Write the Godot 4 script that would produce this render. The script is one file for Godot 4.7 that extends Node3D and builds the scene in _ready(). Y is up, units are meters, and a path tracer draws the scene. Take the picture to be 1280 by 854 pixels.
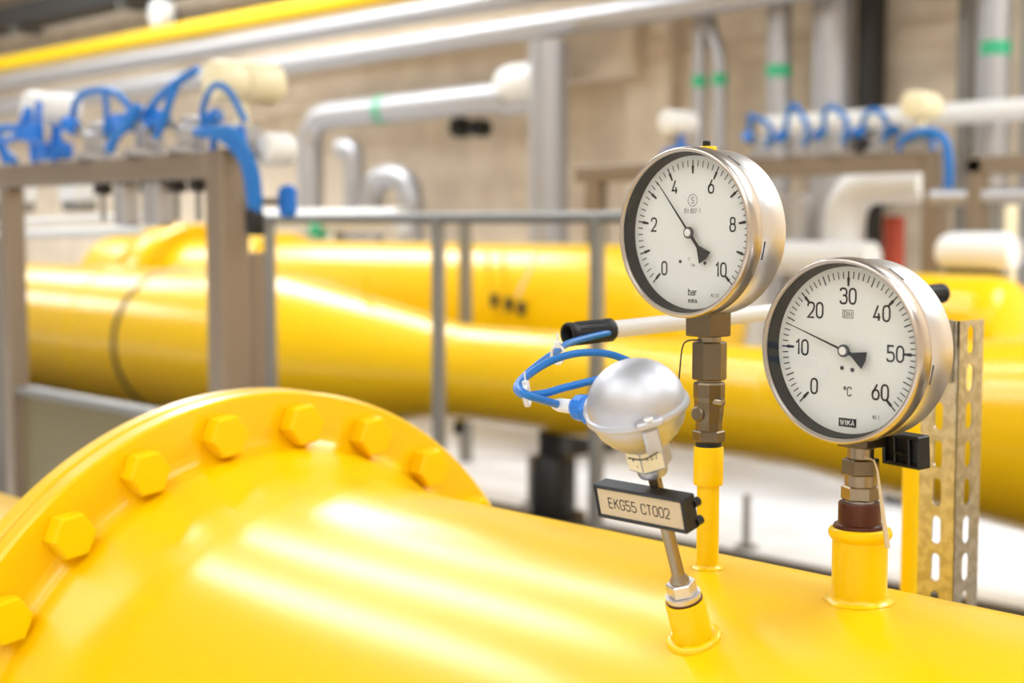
extends Node3D
# A gas metering hall: x runs along the pipes, y up, -z towards the far wall. Metres.

# ---------------------------------------------------------------- mesh building
class MB:
	var v := PackedVector3Array()
	var n := PackedVector3Array()
	var idx := PackedInt32Array()
	var xf := Transform3D()
	func tri(a: Vector3, b: Vector3, c: Vector3, na: Vector3, nb: Vector3, nc: Vector3) -> void:
		var k := v.size()
		a = xf * a; b = xf * b; c = xf * c
		var flip := (b - a).cross(c - a).dot(xf.basis * (na + nb + nc)) > 0.0
		v.append(a); v.append(b); v.append(c)
		n.append((xf.basis * na).normalized()); n.append((xf.basis * nb).normalized()); n.append((xf.basis * nc).normalized())
		if flip:
			idx.append(k); idx.append(k + 2); idx.append(k + 1)
		else:
			idx.append(k); idx.append(k + 1); idx.append(k + 2)
	func quad(a: Vector3, b: Vector3, c: Vector3, d: Vector3, na: Vector3, nb: Vector3, nc: Vector3, nd: Vector3) -> void:
		if a.distance_squared_to(b) > 1e-14 and b.distance_squared_to(c) > 1e-14:
			tri(a, b, c, na, nb, nc)
		if c.distance_squared_to(d) > 1e-14 and d.distance_squared_to(a) > 1e-14:
			tri(a, c, d, na, nc, nd)
	func flat(a: Vector3, b: Vector3, c: Vector3, d: Vector3, m: Vector3) -> void:
		quad(a, b, c, d, m, m, m, m)
	func mesh() -> ArrayMesh:
		var arr := []
		arr.resize(Mesh.ARRAY_MAX)
		arr[Mesh.ARRAY_VERTEX] = v
		arr[Mesh.ARRAY_NORMAL] = n
		arr[Mesh.ARRAY_INDEX] = idx
		var m := ArrayMesh.new()
		m.add_surface_from_arrays(Mesh.PRIMITIVE_TRIANGLES, arr)
		return m
	# profile of (radius, height), bottom to top along the outside; turned about y
	func lathe(p: Array, segs := 48, faceted := false, phase := 0.0) -> MB:
		var m := p.size()
		var sn := []
		for i in m - 1:
			var d: Vector2 = p[i + 1] - p[i]
			sn.append(Vector2(d.y, -d.x).normalized())
		for i in m - 1:
			var lo: Vector2 = sn[i]
			var hi: Vector2 = sn[i]
			if not faceted:
				if i > 0 and sn[i - 1].dot(sn[i]) > 0.75:
					lo = (sn[i - 1] + sn[i]).normalized()
				if i < m - 2 and sn[i + 1].dot(sn[i]) > 0.75:
					hi = (sn[i + 1] + sn[i]).normalized()
			var a: Vector2 = p[i]
			var b: Vector2 = p[i + 1]
			for k in segs:
				var t0 := phase + TAU * k / segs
				var t1 := phase + TAU * (k + 1) / segs
				var e0 := Vector3(cos(t0), 0, sin(t0))
				var e1 := Vector3(cos(t1), 0, sin(t1))
				var f0 := e0
				var f1 := e1
				if faceted:
					f0 = (e0 + e1).normalized()
					f1 = f0
				quad(e0 * a.x + Vector3.UP * a.y, e1 * a.x + Vector3.UP * a.y, e1 * b.x + Vector3.UP * b.y, e0 * b.x + Vector3.UP * b.y,
					f0 * lo.x + Vector3.UP * lo.y, f1 * lo.x + Vector3.UP * lo.y, f1 * hi.x + Vector3.UP * hi.y, f0 * hi.x + Vector3.UP * hi.y)
		return self
	# hexagon nut, width across flats, chamfered ends
	func hex(af: float, y0: float, y1: float, phase := 0.0) -> MB:
		var r := af / sqrt(3.0)
		var c := af * 0.045
		lathe([Vector2(0, y0), Vector2(r - c, y0), Vector2(r, y0 + c), Vector2(r, y1 - c), Vector2(r - c, y1), Vector2(0, y1)], 6, true, phase)
		return self
	func tube(p: Array, r: float, segs := 12, closed := false, radii := []) -> MB:
		var m := p.size()
		var up := Vector3.UP
		var rings := []
		var norms := []
		var last := Vector3.ZERO
		for i in m:
			var d: Vector3
			if closed:
				d = (p[(i + 1) % m] - p[(i - 1 + m) % m]).normalized()
			else:
				d = (p[mini(i + 1, m - 1)] - p[maxi(i - 1, 0)]).normalized()
			if i == 0:
				up = Vector3.UP if absf(d.y) < 0.9 else Vector3.RIGHT
			up = (up - d * up.dot(d)).normalized()
			var side := d.cross(up).normalized()
			var ring := []
			var nr := []
			var rr: float = r if radii.is_empty() else radii[i]
			for k in segs:
				var t := TAU * k / segs
				var e := up * cos(t) + side * sin(t)
				ring.append(p[i] + e * rr)
				nr.append(e)
			rings.append(ring)
			norms.append(nr)
			last = d
		for i in (m if closed else m - 1):
			var j := (i + 1) % m
			for k in segs:
				var q := (k + 1) % segs
				quad(rings[i][k], rings[i][q], rings[j][q], rings[j][k], norms[i][k], norms[i][q], norms[j][q], norms[j][k])
		if not closed:
			var d0: Vector3 = (p[0] - p[1]).normalized()
			for k in segs:
				var q := (k + 1) % segs
				tri(p[0], rings[0][k], rings[0][q], d0, d0, d0)
				tri(p[m - 1], rings[m - 1][k], rings[m - 1][q], last, last, last)
		return self
	func cbox(s: Vector3, at := Vector3.ZERO, bev := 0.004) -> MB:
		var h := s / 2.0
		var b := minf(bev, minf(h.x, minf(h.y, h.z)) * 0.9)
		var g := h - Vector3(b, b, b)
		var ax := [Vector3.RIGHT, Vector3.UP, Vector3.BACK]
		var e := [[h.x, g.x], [h.y, g.y], [h.z, g.z]]
		for i in 3:
			var j := (i + 1) % 3
			var k := (i + 2) % 3
			for s1 in [-1.0, 1.0]:
				var o: Vector3 = ax[i] * e[i][0] * s1 + at
				var u: Vector3 = ax[j] * e[j][1]
				var w: Vector3 = ax[k] * e[k][1]
				flat(o - u - w, o + u - w, o + u + w, o - u + w, ax[i] * s1)
				for s2 in [-1.0, 1.0]:
					# the edge between faces i and j, running along k
					var p1: Vector3 = at + ax[i] * e[i][0] * s1 + ax[j] * e[j][1] * s2
					var p2: Vector3 = at + ax[i] * e[i][1] * s1 + ax[j] * e[j][0] * s2
					flat(p1 - w, p1 + w, p2 + w, p2 - w, (ax[i] * s1 + ax[j] * s2).normalized())
		for sx in [-1.0, 1.0]:
			for sy in [-1.0, 1.0]:
				for sz in [-1.0, 1.0]:
					var m := Vector3(sx, sy, sz).normalized()
					tri(at + Vector3(h.x * sx, g.y * sy, g.z * sz), at + Vector3(g.x * sx, h.y * sy, g.z * sz), at + Vector3(g.x * sx, g.y * sy, h.z * sz), m, m, m)
		return self
	# flat line of width w in the plane z = 0, facing +z
	func ribbon(p: Array, w: float, closed := false, w_end := -1.0) -> MB:
		var m := p.size()
		var l := []
		var r := []
		for i in m:
			var a: Vector2 = p[(i - 1 + m) % m] if (closed or i > 0) else p[i]
			var b: Vector2 = p[(i + 1) % m] if (closed or i < m - 1) else p[i]
			var c: Vector2 = p[i]
			var d1 := (c - a).normalized() if c != a else (b - c).normalized()
			var d2 := (b - c).normalized() if b != c else d1
			var t := (d1 + d2).normalized() if (d1 + d2).length() > 0.01 else d1
			var nn := Vector2(-t.y, t.x)
			var k := 1.0 / maxf(0.5, nn.dot(Vector2(-d1.y, d1.x)))
			var ww := w if w_end < 0.0 else lerpf(w, w_end, float(i) / (m - 1))
			l.append(Vector3(c.x + nn.x * ww / 2 * k, c.y + nn.y * ww / 2 * k, 0))
			r.append(Vector3(c.x - nn.x * ww / 2 * k, c.y - nn.y * ww / 2 * k, 0))
		for i in (m if closed else m - 1):
			var j := (i + 1) % m
			flat(l[i], l[j], r[j], r[i], Vector3.BACK)
		return self
	func poly(p: Array, z0: float, z1: float) -> MB:   # convex outline pulled out from z0 to z1
		var c := Vector2.ZERO
		for q in p: c += q
		c /= p.size()
		for i in p.size():
			var a: Vector2 = p[i]
			var b: Vector2 = p[(i + 1) % p.size()]
			tri(Vector3(c.x, c.y, z1), Vector3(a.x, a.y, z1), Vector3(b.x, b.y, z1), Vector3.BACK, Vector3.BACK, Vector3.BACK)
			tri(Vector3(c.x, c.y, z0), Vector3(a.x, a.y, z0), Vector3(b.x, b.y, z0), Vector3.FORWARD, Vector3.FORWARD, Vector3.FORWARD)
			var e := (b - a).normalized()
			var o := Vector2(e.y, -e.x)
			if o.dot((a + b) / 2 - c) < 0: o = -o
			flat(Vector3(a.x, a.y, z0), Vector3(b.x, b.y, z0), Vector3(b.x, b.y, z1), Vector3(a.x, a.y, z1), Vector3(o.x, o.y, 0))
		return self

func spline(p: Array, per := 6) -> Array:
	var out := []
	for i in p.size() - 1:
		var a: Vector3 = p[maxi(i - 1, 0)]
		var b: Vector3 = p[i]
		var c: Vector3 = p[i + 1]
		var d: Vector3 = p[mini(i + 2, p.size() - 1)]
		for k in per:
			out.append(b.cubic_interpolate(c, a, d, float(k) / per))
	out.append(p[p.size() - 1])
	return out

# rounds the corners of a line of points with radius r
func rounded(p: Array, r: float, per := 8) -> Array:
	var out := [p[0]]
	for i in range(1, p.size() - 1):
		var c: Vector3 = p[i]
		var a: Vector3 = c + (p[i - 1] - c).limit_length(r)
		var b: Vector3 = c + (p[i + 1] - c).limit_length(r)
		for k in per + 1:
			var t := float(k) / per
			out.append(a.lerp(c, t).lerp(c.lerp(b, t), t))
	out.append(p[p.size() - 1])
	return out

# ---------------------------------------------------------------- lettering drawn with strokes, box 4 x 6; each point is (x, y, corner radius)
var GLYPH := {
	"0": [[1, 0,0,2, 4,0,2, 4,6,2, 0,6,2]],
	"1": [[0, 0.6,4.7,0, 2.3,6,0, 2.3,0,0]],
	"2": [[0, 0,4.4,0, 0,6,1.9, 4,6,1.9, 4,3.3,1.5, 0,0,0, 4,0,0]],
	"3": [[0, 0,4.9,0, 0,6,1.8, 3.8,6,1.8, 3.8,3.2,1.3, 1.4,3.2,0], [0, 1.4,3.2,0, 4,3.2,1.5, 4,0,1.9, 0,0,1.8, 0,1.2,0]],
	"4": [[0, 2.5,6,0, 0,1.4,0, 4,1.4,0], [0, 3,3,0, 3,0,0]],
	"5": [[0, 3.8,6,0, 0.3,6,0, 0.3,3.4,0, 4,3.6,1.8, 4,0,1.9, 0,0,1.7, 0,1.1,0]],
	"6": [[1, 0,0,1.9, 4,0,1.9, 4,3.7,1.8, 0,3.7,1.8], [0, 2.9,6,0, 0.1,2.3,0]],
	"7": [[0, 0,6,0, 4,6,0, 1.2,0,0]],
	"8": [[1, 0,0,1.8, 4,0,1.8, 4,3.2,1.5, 0,3.2,1.5], [1, 0.3,3.2,1.3, 3.7,3.2,1.3, 3.7,6,1.4, 0.3,6,1.4]],
	"E": [[0, 3.6,6,0, 0,6,0, 0,0,0, 3.6,0,0], [0, 0,3.1,0, 3.1,3.1,0]],
	"K": [[0, 0,6,0, 0,0,0], [0, 3.8,6,0, 0,2.4,0], [0, 1.4,3.7,0, 4,0,0]],
	"G": [[0, 4,4.7,0, 4,6,1.9, 0,6,1.9, 0,0,1.9, 4,0,1.9, 4,3,0, 2.2,3,0]],
	"C": [[0, 4,4.5,0, 4,6,1.9, 0,6,1.9, 0,0,1.9, 4,0,1.9, 4,1.5,0]],
	"T": [[0, 0,6,0, 4,6,0], [0, 2,6,0, 2,0,0]],
	"S": [[0, 3.8,4.9,0, 3.8,6,1.8, 0.1,6,1.8, 0.1,3.2,1.4, 4,3.0,1.4, 4,0,1.8, 0,0,1.8, 0,1.2,0]],
	"b": [[0, 0,6,0, 0,0,0], [1, 0,0,1.6, 3.8,0,1.6, 3.8,4,1.6, 0,4,1.6]],
	"a": [[0, 0.3,4,0, 3.6,4,1.4, 3.6,0,0], [0, 3.6,2.3,0, 0,2.3,1.1, 0,0,1.1, 3.6,0,1.0, 3.6,1,0]],
	"r": [[0, 0,4,0, 0,0,0], [0, 0,2.4,0, 0,4,1.5, 2.6,4,0]],
	"N": [[0, 0,0,0, 0,6,0, 4,0,0, 4,6,0]],
	"W": [[0, 0,6,0, 1.3,0,0, 2.5,5,0, 3.7,0,0, 5,6,0]],
	"I": [[0, 1,6,0, 1,0,0]],
	"A": [[0, 0,0,0, 2,6,0, 4,0,0], [0, 0.7,2,0, 3.3,2,0]],
	"D": [[1, 0,0,0, 4,0,2, 4,6,2, 0,6,0]],
	"l": [[0, 1,6,0, 1,0,0]],
	"-": [[0, 0.6,2.7,0, 3.0,2.7,0]],
	".": [[0, 0.6,0.7,0, 0.6,0,0]],
	"°": [[1, 0,4,0.9, 1.9,4,0.9, 1.9,6,0.9, 0,6,0.9]],
}
const WIDE := {"I": 2.0, "l": 2.0, ".": 1.2, "r": 2.8, "W": 5.0, "°": 2.0, "1": 2.8, "-": 3.6}

func letters(mb: MB, text: String, centre: Vector2, tall: float, stroke: float, squeeze := 1.0, gap := 1.6) -> void:
	var s := tall / 6.0
	var total := -gap
	for ch in text:
		total += gap + (WIDE.get(ch, 4.0) if ch != " " else 2.0)
	var x := -total / 2.0
	for ch in text:
		if ch != " ":
			for g in GLYPH[ch]:
				var pts := []
				for i in range(1, g.size(), 3):
					pts.append(Vector3(g[i], g[i + 1], g[i + 2]))
				var closed: bool = g[0] == 1
				var line := []
				var m := pts.size()
				for i in m:
					var c := Vector2(pts[i].x, pts[i].y)
					if pts[i].z == 0.0 or (not closed and (i == 0 or i == m - 1)):
						line.append(c)
						continue
					var a := Vector2(pts[(i - 1 + m) % m].x, pts[(i - 1 + m) % m].y)
					var b := Vector2(pts[(i + 1) % m].x, pts[(i + 1) % m].y)
					var p := c + (a - c).limit_length(minf(pts[i].z, (a - c).length() * 0.499))
					var q := c + (b - c).limit_length(minf(pts[i].z, (b - c).length() * 0.499))
					for k in 7:
						var t := k / 6.0
						line.append(p.lerp(c, t * 0.95).lerp(c.lerp(q, 0.05 + t * 0.95), t))
				for i in line.size():
					line[i] = centre + Vector2((line[i].x + x) * s * squeeze, (line[i].y - 3.0) * s)
				mb.ribbon(line, stroke, closed)
		x += gap + (WIDE.get(ch, 4.0) if ch != " " else 2.0)

# ---------------------------------------------------------------- things and parts
var used := {}

func numbered(called: String) -> String:
	var k: int = used.get(called, 0)
	used[called] = k + 1
	return called if k == 0 else "%s_%03d" % [called, k]

func thing(called: String, label: String, category: String, at := Vector3.ZERO, group := "") -> Node3D:
	var o := Node3D.new()
	o.name = numbered(called)
	o.position = at
	o.set_meta("label", label)
	o.set_meta("category", category)
	if group: o.set_meta("group", group)
	add_child(o)
	return o

func part(called: String, m: Mesh, mat: Material, parent: Node, at := Transform3D()) -> MeshInstance3D:
	var o := MeshInstance3D.new()
	o.name = called
	o.mesh = m
	o.material_override = mat
	o.transform = at
	parent.add_child(o, true)
	return o

func single(called: String, m: Mesh, mat: Material, label: String, category: String, at := Transform3D(), group := "") -> MeshInstance3D:
	var o := part(numbered(called), m, mat, self, at)
	o.set_meta("label", label)
	o.set_meta("category", category)
	if group: o.set_meta("group", group)
	return o

func struct(called: String, m: Mesh, mat: Material, at := Transform3D()) -> MeshInstance3D:
	var o := part(called, m, mat, self, at)
	o.set_meta("kind", "structure")
	return o

func mat(c: Color, rough := 0.5, metal := 0.0) -> StandardMaterial3D:
	var m := StandardMaterial3D.new()
	m.albedo_color = c
	m.roughness = rough
	m.metallic = metal
	return m

func noise_tex(freq: float, as_normal: bool, strength := 1.0, ramp: Gradient = null, oct := 4, seed_ := 3) -> NoiseTexture2D:
	var t := NoiseTexture2D.new()
	var f := FastNoiseLite.new()
	f.seed = seed_
	f.frequency = freq
	f.fractal_octaves = oct
	t.noise = f
	t.width = 512
	t.height = 512
	t.seamless = true
	t.as_normal_map = as_normal
	t.bump_strength = strength
	if ramp: t.color_ramp = ramp
	return t

func ramp2(a: Color, b: Color, p := 0.3, q := 0.7) -> Gradient:
	var g := Gradient.new()
	g.set_color(0, a); g.set_color(1, b)
	g.set_offset(0, p); g.set_offset(1, q)
	return g

func rot(axis: Vector3, deg: float, at := Vector3.ZERO) -> Transform3D:
	return Transform3D(Basis(axis, deg_to_rad(deg)), at)

const Y_TO_X := Basis(Vector3(0, -1, 0), Vector3(1, 0, 0), Vector3(0, 0, 1))    # lathe axis along x
const Y_TO_Z := Basis(Vector3(1, 0, 0), Vector3(0, 0, 1), Vector3(0, -1, 0))    # lathe axis along z

var M := {}

func materials() -> void:
	var paint := mat(Color(0.97, 0.765, 0.0), 0.3)
	paint.uv1_triplanar = true
	paint.uv1_world_triplanar = true
	paint.uv1_scale = Vector3(5, 5, 5)
	paint.normal_enabled = true
	paint.normal_texture = noise_tex(0.035, true, 1.2)
	paint.normal_scale = 0.12
	paint.clearcoat_enabled = true
	paint.clearcoat = 0.6
	paint.clearcoat_roughness = 0.2
	paint.metallic_specular = 0.3
	M.yellow = paint
	M.yellow_bolt = mat(Color(0.95, 0.775, 0.0), 0.3)
	M.yellow_bolt.metallic_specular = 0.35
	M.weld = mat(Color(0.96, 0.78, 0.0), 0.25)
	var steel := mat(Color(0.86, 0.845, 0.835), 0.36, 1.0)
	M.steel = steel
	M.bezel = mat(Color(0.76, 0.725, 0.69), 0.28, 1.0)
	M.brass = mat(Color(0.46, 0.41, 0.33), 0.36, 1.0)
	M.brass_light = mat(Color(0.60, 0.54, 0.45), 0.32, 1.0)
	M.brown = mat(Color(0.31, 0.14, 0.05), 0.35, 0.35)
	M.black = mat(Color(0.028, 0.028, 0.03), 0.42)
	M.rubber = mat(Color(0.02, 0.02, 0.022), 0.6)
	M.dial = mat(Color(0.86, 0.865, 0.84), 0.6)
	M.ink = mat(Color(0.035, 0.035, 0.04), 0.6)
	M.ink_grey = mat(Color(0.25, 0.25, 0.26), 0.6)
	var g := mat(Color(0.05, 0.05, 0.05, 0.02), 0.02)
	g.transparency = BaseMaterial3D.TRANSPARENCY_ALPHA
	M.glass = g
	var alu := mat(Color(0.76, 0.76, 0.775), 0.50, 1.0)
	M.alu = alu
	M.blue = mat(Color(0.03, 0.44, 0.80), 0.38)
	M.cable = mat(Color(0.02, 0.43, 0.74), 0.42)
	M.white = mat(Color(0.90, 0.89, 0.87), 0.45)
	M.cream = mat(Color(0.92, 0.87, 0.72), 0.4)
	M.plate = mat(Color(0.80, 0.72, 0.58), 0.5)
	var zinc := mat(Color(0.80, 0.79, 0.76), 0.36, 0.9)
	zinc.uv1_triplanar = true
	zinc.uv1_world_triplanar = true
	zinc.uv1_scale = Vector3(6, 6, 6)
	zinc.albedo_texture = noise_tex(0.02, false, 1.0, ramp2(Color(0.88, 0.87, 0.84), Color(1, 1, 1)), 4, 9)
	M.zinc = zinc
	M.conduit = mat(Color(0.84, 0.83, 0.81), 0.35)
	M.inox = mat(Color(0.58, 0.52, 0.45), 0.45, 0.6)
	M.panel = mat(Color(0.46, 0.41, 0.25), 0.4, 0.3)
	M.clad = mat(Color(0.70, 0.69, 0.69), 0.38, 0.55)
	M.galv = mat(Color(0.56, 0.55, 0.53), 0.45, 0.6)
	M.dark_steel = mat(Color(0.20, 0.19, 0.18), 0.5, 0.3)
	M.green = mat(Color(0.22, 0.68, 0.48), 0.5)
	M.red = mat(Color(0.66, 0.24, 0.14), 0.5)
	M.navy = mat(Color(0.04, 0.07, 0.18), 0.5)
	var wall := mat(Color(0.87, 0.80, 0.70), 0.85)
	wall.uv1_triplanar = true
	wall.uv1_world_triplanar = true
	wall.uv1_scale = Vector3(0.35, 0.35, 0.35)
	wall.albedo_texture = noise_tex(0.012, false, 1.0, ramp2(Color(0.95, 0.945, 0.94), Color(1, 1, 1)), 5, 5)
	M.wall = wall
	M.ceiling = mat(Color(0.62, 0.62, 0.62), 0.85)
	var fl := mat(Color(0.95, 0.96, 0.98), 0.4)
	fl.uv1_triplanar = true
	fl.uv1_world_triplanar = true
	fl.uv1_scale = Vector3(0.3, 0.3, 0.3)
	fl.albedo_texture = noise_tex(0.015, false, 1.0, ramp2(Color(0.96, 0.96, 0.96), Color(1, 1, 1)), 5, 6)
	M.floor = fl
	M.dark_strip = mat(Color(0.24, 0.225, 0.20), 0.6)
	var lamp := mat(Color(1, 1, 1), 0.5)
	lamp.emission_enabled = true
	lamp.emission = Color(0.95, 0.975, 1.0)
	lamp.emission_energy_multiplier = 6.0
	M.lamp = lamp
	var soft: StandardMaterial3D = lamp.duplicate()
	soft.emission_energy_multiplier = 2.0
	M.fill_panel_glow = soft  # weaker glow for the unseen panels added as fill light

# ---------------------------------------------------------------- foreground pipe
const AX := Vector3(0, 0.669, -1.099)     # axis of the near pipe
const R0 := 0.400

# the ring of weld metal where a round stub of radius r leaves the pipe at x, leaning deg from the top towards the viewer
func weld_ring(x: float, deg: float, r: float, fat: float, sd: int) -> ArrayMesh:
	var rng := RandomNumberGenerator.new()
	rng.seed = sd
	var p := []
	var rad := []
	for k in 40:
		var t := TAU * k / 40.0
		var q := r * sin(t)
		p.append(Vector3(r * cos(t), sqrt(R0 * R0 - q * q), q))
		rad.append(fat * rng.randf_range(0.8, 1.15))
	var mb := MB.new()
	mb.xf = Transform3D(Basis(Vector3.RIGHT, deg_to_rad(deg)), Vector3(x, AX.y, AX.z))
	mb.tube(p, fat, 10, true, rad)
	return mb.mesh()

# a concave fillet of weld metal from stub to pipe
func weld_fillet(x: float, deg: float, r: float, f: float, sd: int) -> ArrayMesh:
	var rng := RandomNumberGenerator.new()
	rng.seed = sd
	var mb := MB.new()
	mb.xf = Transform3D(Basis(Vector3.RIGHT, deg_to_rad(deg)), Vector3(x, AX.y, AX.z))
	var grid := []
	for k in 48:
		var t := TAU * k / 48.0
		var ff := f * rng.randf_range(0.75, 1.2)
		var col := []
		for j in 7:
			var a := PI / 2 * j / 6.0
			var rr := r + ff * (1.0 - sin(a))
			var q := rr * sin(t)
			col.append(Vector3(rr * cos(t), sqrt(R0 * R0 - q * q) + ff * (1.0 - cos(a)) * 0.8 + 0.0003, q))
		grid.append(col)
	for k in 48:
		var t0 := TAU * k / 48.0
		var t1 := TAU * (k + 1) / 48.0
		for j in 6:
			var a0 := PI / 2 * j / 6.0
			var a1 := PI / 2 * (j + 1) / 6.0
			var e0 := Vector3(cos(t0), 0, sin(t0))
			var e1 := Vector3(cos(t1), 0, sin(t1))
			mb.quad(grid[k][j], grid[(k + 1) % 48][j], grid[(k + 1) % 48][j + 1], grid[k][j + 1], e0 * sin(a0) + Vector3.UP * cos(a0), e1 * sin(a0) + Vector3.UP * cos(a0), e1 * sin(a1) + Vector3.UP * cos(a1), e0 * sin(a1) + Vector3.UP * cos(a1))
	return mb.mesh()

func bolt_mesh(af: float, tall: float, shank: float) -> ArrayMesh:
	var mb := MB.new()
	var r := af / sqrt(3.0)
	mb.lathe([Vector2(0, -shank), Vector2(af * 0.33, -shank), Vector2(af * 0.33, 0)], 20)
	mb.lathe([Vector2(r * 0.97, 0), Vector2(r, 0.001), Vector2(r, tall - 0.004), Vector2(r * 0.90, tall)], 6, true, 0.3)
	mb.lathe([Vector2(r * 0.90, tall), Vector2(0, tall + 0.0005)], 6, false, 0.3)
	return mb.mesh()

func near_pipe() -> void:
	var t := thing("gas_pipe", "large glossy yellow foreground pipe with a bolted flange and three short stubs on top", "pipe", Vector3(-1.6, 0, -1.099))
	var o := -t.position
	var xf := Transform3D(Y_TO_X, AX)
	var fx0 := -1.499
	var mb := MB.new()
	mb.xf = xf.translated(o)
	mb.lathe([Vector2(0.40, fx0), Vector2(0.40, 1.6), Vector2(0.385, 1.6), Vector2(0.385, fx0)], 160)
	part("pipe_body", mb.mesh(), M.yellow, t)
	mb = MB.new()
	mb.xf = xf.translated(o)
	mb.lathe([Vector2(0.22, -3.2), Vector2(0.238, -3.2), Vector2(0.238, -2.05), Vector2(0.26, -1.98), Vector2(0.41, -1.77), Vector2(0.42, -1.713)], 128)
	part("pipe_body", mb.mesh(), M.yellow, t)
	var fx := -1.645
	# near flange with its tapered neck
	mb = MB.new()
	mb.xf = xf.translated(o)
	var prof := [Vector2(0.38, fx - 0.031), Vector2(0.505, fx - 0.031), Vector2(0.5085, fx - 0.0275), Vector2(0.5085, fx - 0.0035), Vector2(0.505, fx), Vector2(0.452, fx)]
	for k in 7:
		var a := deg_to_rad(90.0 * k / 6.0)
		prof.append(Vector2(0.452 - 0.020 * sin(a), fx + 0.020 * (1 - cos(a))))
	for k in 9:
		var u := k / 8.0
		prof.append(Vector2(0.432 - 0.032 * (1.0 - (1.0 - u) * (1.0 - u)), fx + 0.022 + 0.125 * u))
	mb.lathe(prof, 160)
	var fl := part("flange", mb.mesh(), M.yellow, t)
	var bm := bolt_mesh(0.051, 0.029, 0.06)
	for k in 24:
		var a := 0.948 - k * TAU / 24
		var b := Transform3D(Basis(Vector3.RIGHT, a) * Y_TO_X * Basis(Vector3.UP, k * 1.31), Vector3(fx, AX.y + 0.4645 * cos(a), AX.z + 0.4645 * sin(a)) + o)
		part("bolt", bm, M.yellow_bolt, fl, b)
	# far flange, a gap away
	mb = MB.new()
	mb.xf = xf.translated(o)
	mb.lathe([Vector2(0.38, fx - 0.068), Vector2(0.505, fx - 0.068), Vector2(0.5085, fx - 0.065), Vector2(0.5085, fx - 0.041), Vector2(0.505, fx - 0.0375), Vector2(0.38, fx - 0.0375)], 160)
	var ff := part("flange", mb.mesh(), M.yellow, t)
	var nm := MB.new().hex(0.050, 0.0, 0.026).mesh()
	for k in 24:
		var a := 0.948 - k * TAU / 24
		part("nut", nm, M.yellow_bolt, ff, Transform3D(Basis(Vector3.RIGHT, a) * Y_TO_X, Vector3(fx - 0.094, AX.y + 0.4645 * cos(a), AX.z + 0.4645 * sin(a)) + o))
	mb = MB.new()
	mb.xf = xf.translated(o)
	mb.lathe([Vector2(0.38, fx - 0.0376), Vector2(0.44, fx - 0.0376), Vector2(0.44, fx - 0.0309), Vector2(0.38, fx - 0.0309)], 96)
	part("gasket", mb.mesh(), M.rubber, t)
	# girth weld between neck and pipe
	var ring := []
	var rad := []
	var rng := RandomNumberGenerator.new()
	rng.seed = 4
	for k in 160:
		var a := TAU * k / 160
		ring.append(Vector3(fx + 0.148 + rng.randf_range(-0.0006, 0.0006), AX.y + 0.3950 * cos(a), AX.z + 0.3950 * sin(a)) + o)
		rad.append(0.0052 + rng.randf_range(-0.0003, 0.0003))
	part("girth_weld", MB.new().tube(ring, 0.005, 8, true, rad).mesh(), M.weld, t)
	# stub of the thermometer
	mb = MB.new()
	mb.lathe([Vector2(0.0242, 1.04), Vector2(0.0242, 1.1235), Vector2(0.0262, 1.1255), Vector2(0.0278, 1.1285), Vector2(0.0278, 1.1310), Vector2(0.0268, 1.1335), Vector2(0.0248, 1.1345), Vector2(0.019, 1.1348)], 48)
	part("thermometer_stub", mb.mesh(), M.yellow_bolt, t, Transform3D(Basis(), Vector3(-0.717, 0, AX.z) + o))
	part("weld_bead", weld_fillet(-0.717, 0, 0.0240, 0.0075, 11), M.weld, t, Transform3D(Basis(), o))
	# standpipe of the pressure gauge
	mb = MB.new()
	mb.lathe([Vector2(0.0108, 1.05), Vector2(0.0108, 1.150), Vector2(0.0138, 1.1505), Vector2(0.0144, 1.152), Vector2(0.0144, 1.1865), Vector2(0.0138, 1.188), Vector2(0.009, 1.188)], 40)
	part("standpipe", mb.mesh(), M.yellow_bolt, t, Transform3D(Basis(), Vector3(-0.889, 0, AX.z) + o))
	part("weld_bead", weld_fillet(-0.889, 0, 0.0106, 0.0065, 12), M.weld, t, Transform3D(Basis(), o))
	# leaning stub of the temperature sensor
	mb = MB.new()
	mb.lathe([Vector2(0.0172, 0.385), Vector2(0.0172, 0.4385), Vector2(0.0165, 0.4395), Vector2(0.008, 0.4395)], 40)
	part("sensor_stub", mb.mesh(), M.yellow_bolt, t, Transform3D(Basis(Vector3.RIGHT, deg_to_rad(20.0)), Vector3(-0.792, AX.y, AX.z) + o))
	part("weld_bead", weld_ring(-0.792, 20.0, 0.0195, 0.0050, 13), M.weld, t, Transform3D(Basis(), o))
	# saddles that carry it
	for sx in [0.9]:
		mb = MB.new()
		mb.cbox(Vector3(0.2, 0.275, 0.4), Vector3(sx, 0.1375, AX.z) + o, 0.01)
		part("support", mb.mesh(), M.dark_steel, t)

# ---------------------------------------------------------------- gauges
func fan(p0: Vector2, dir: Vector2, r0: float, r1: float, w0: float, w1: float) -> Array:
	var s := Vector2(-dir.y, dir.x)
	return [p0 + dir * r0 - s * w0, p0 + dir * r1 - s * w1, p0 + dir * (r1 + w1 * 0.18), p0 + dir * r1 + s * w1, p0 + dir * r0 + s * w0]

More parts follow.
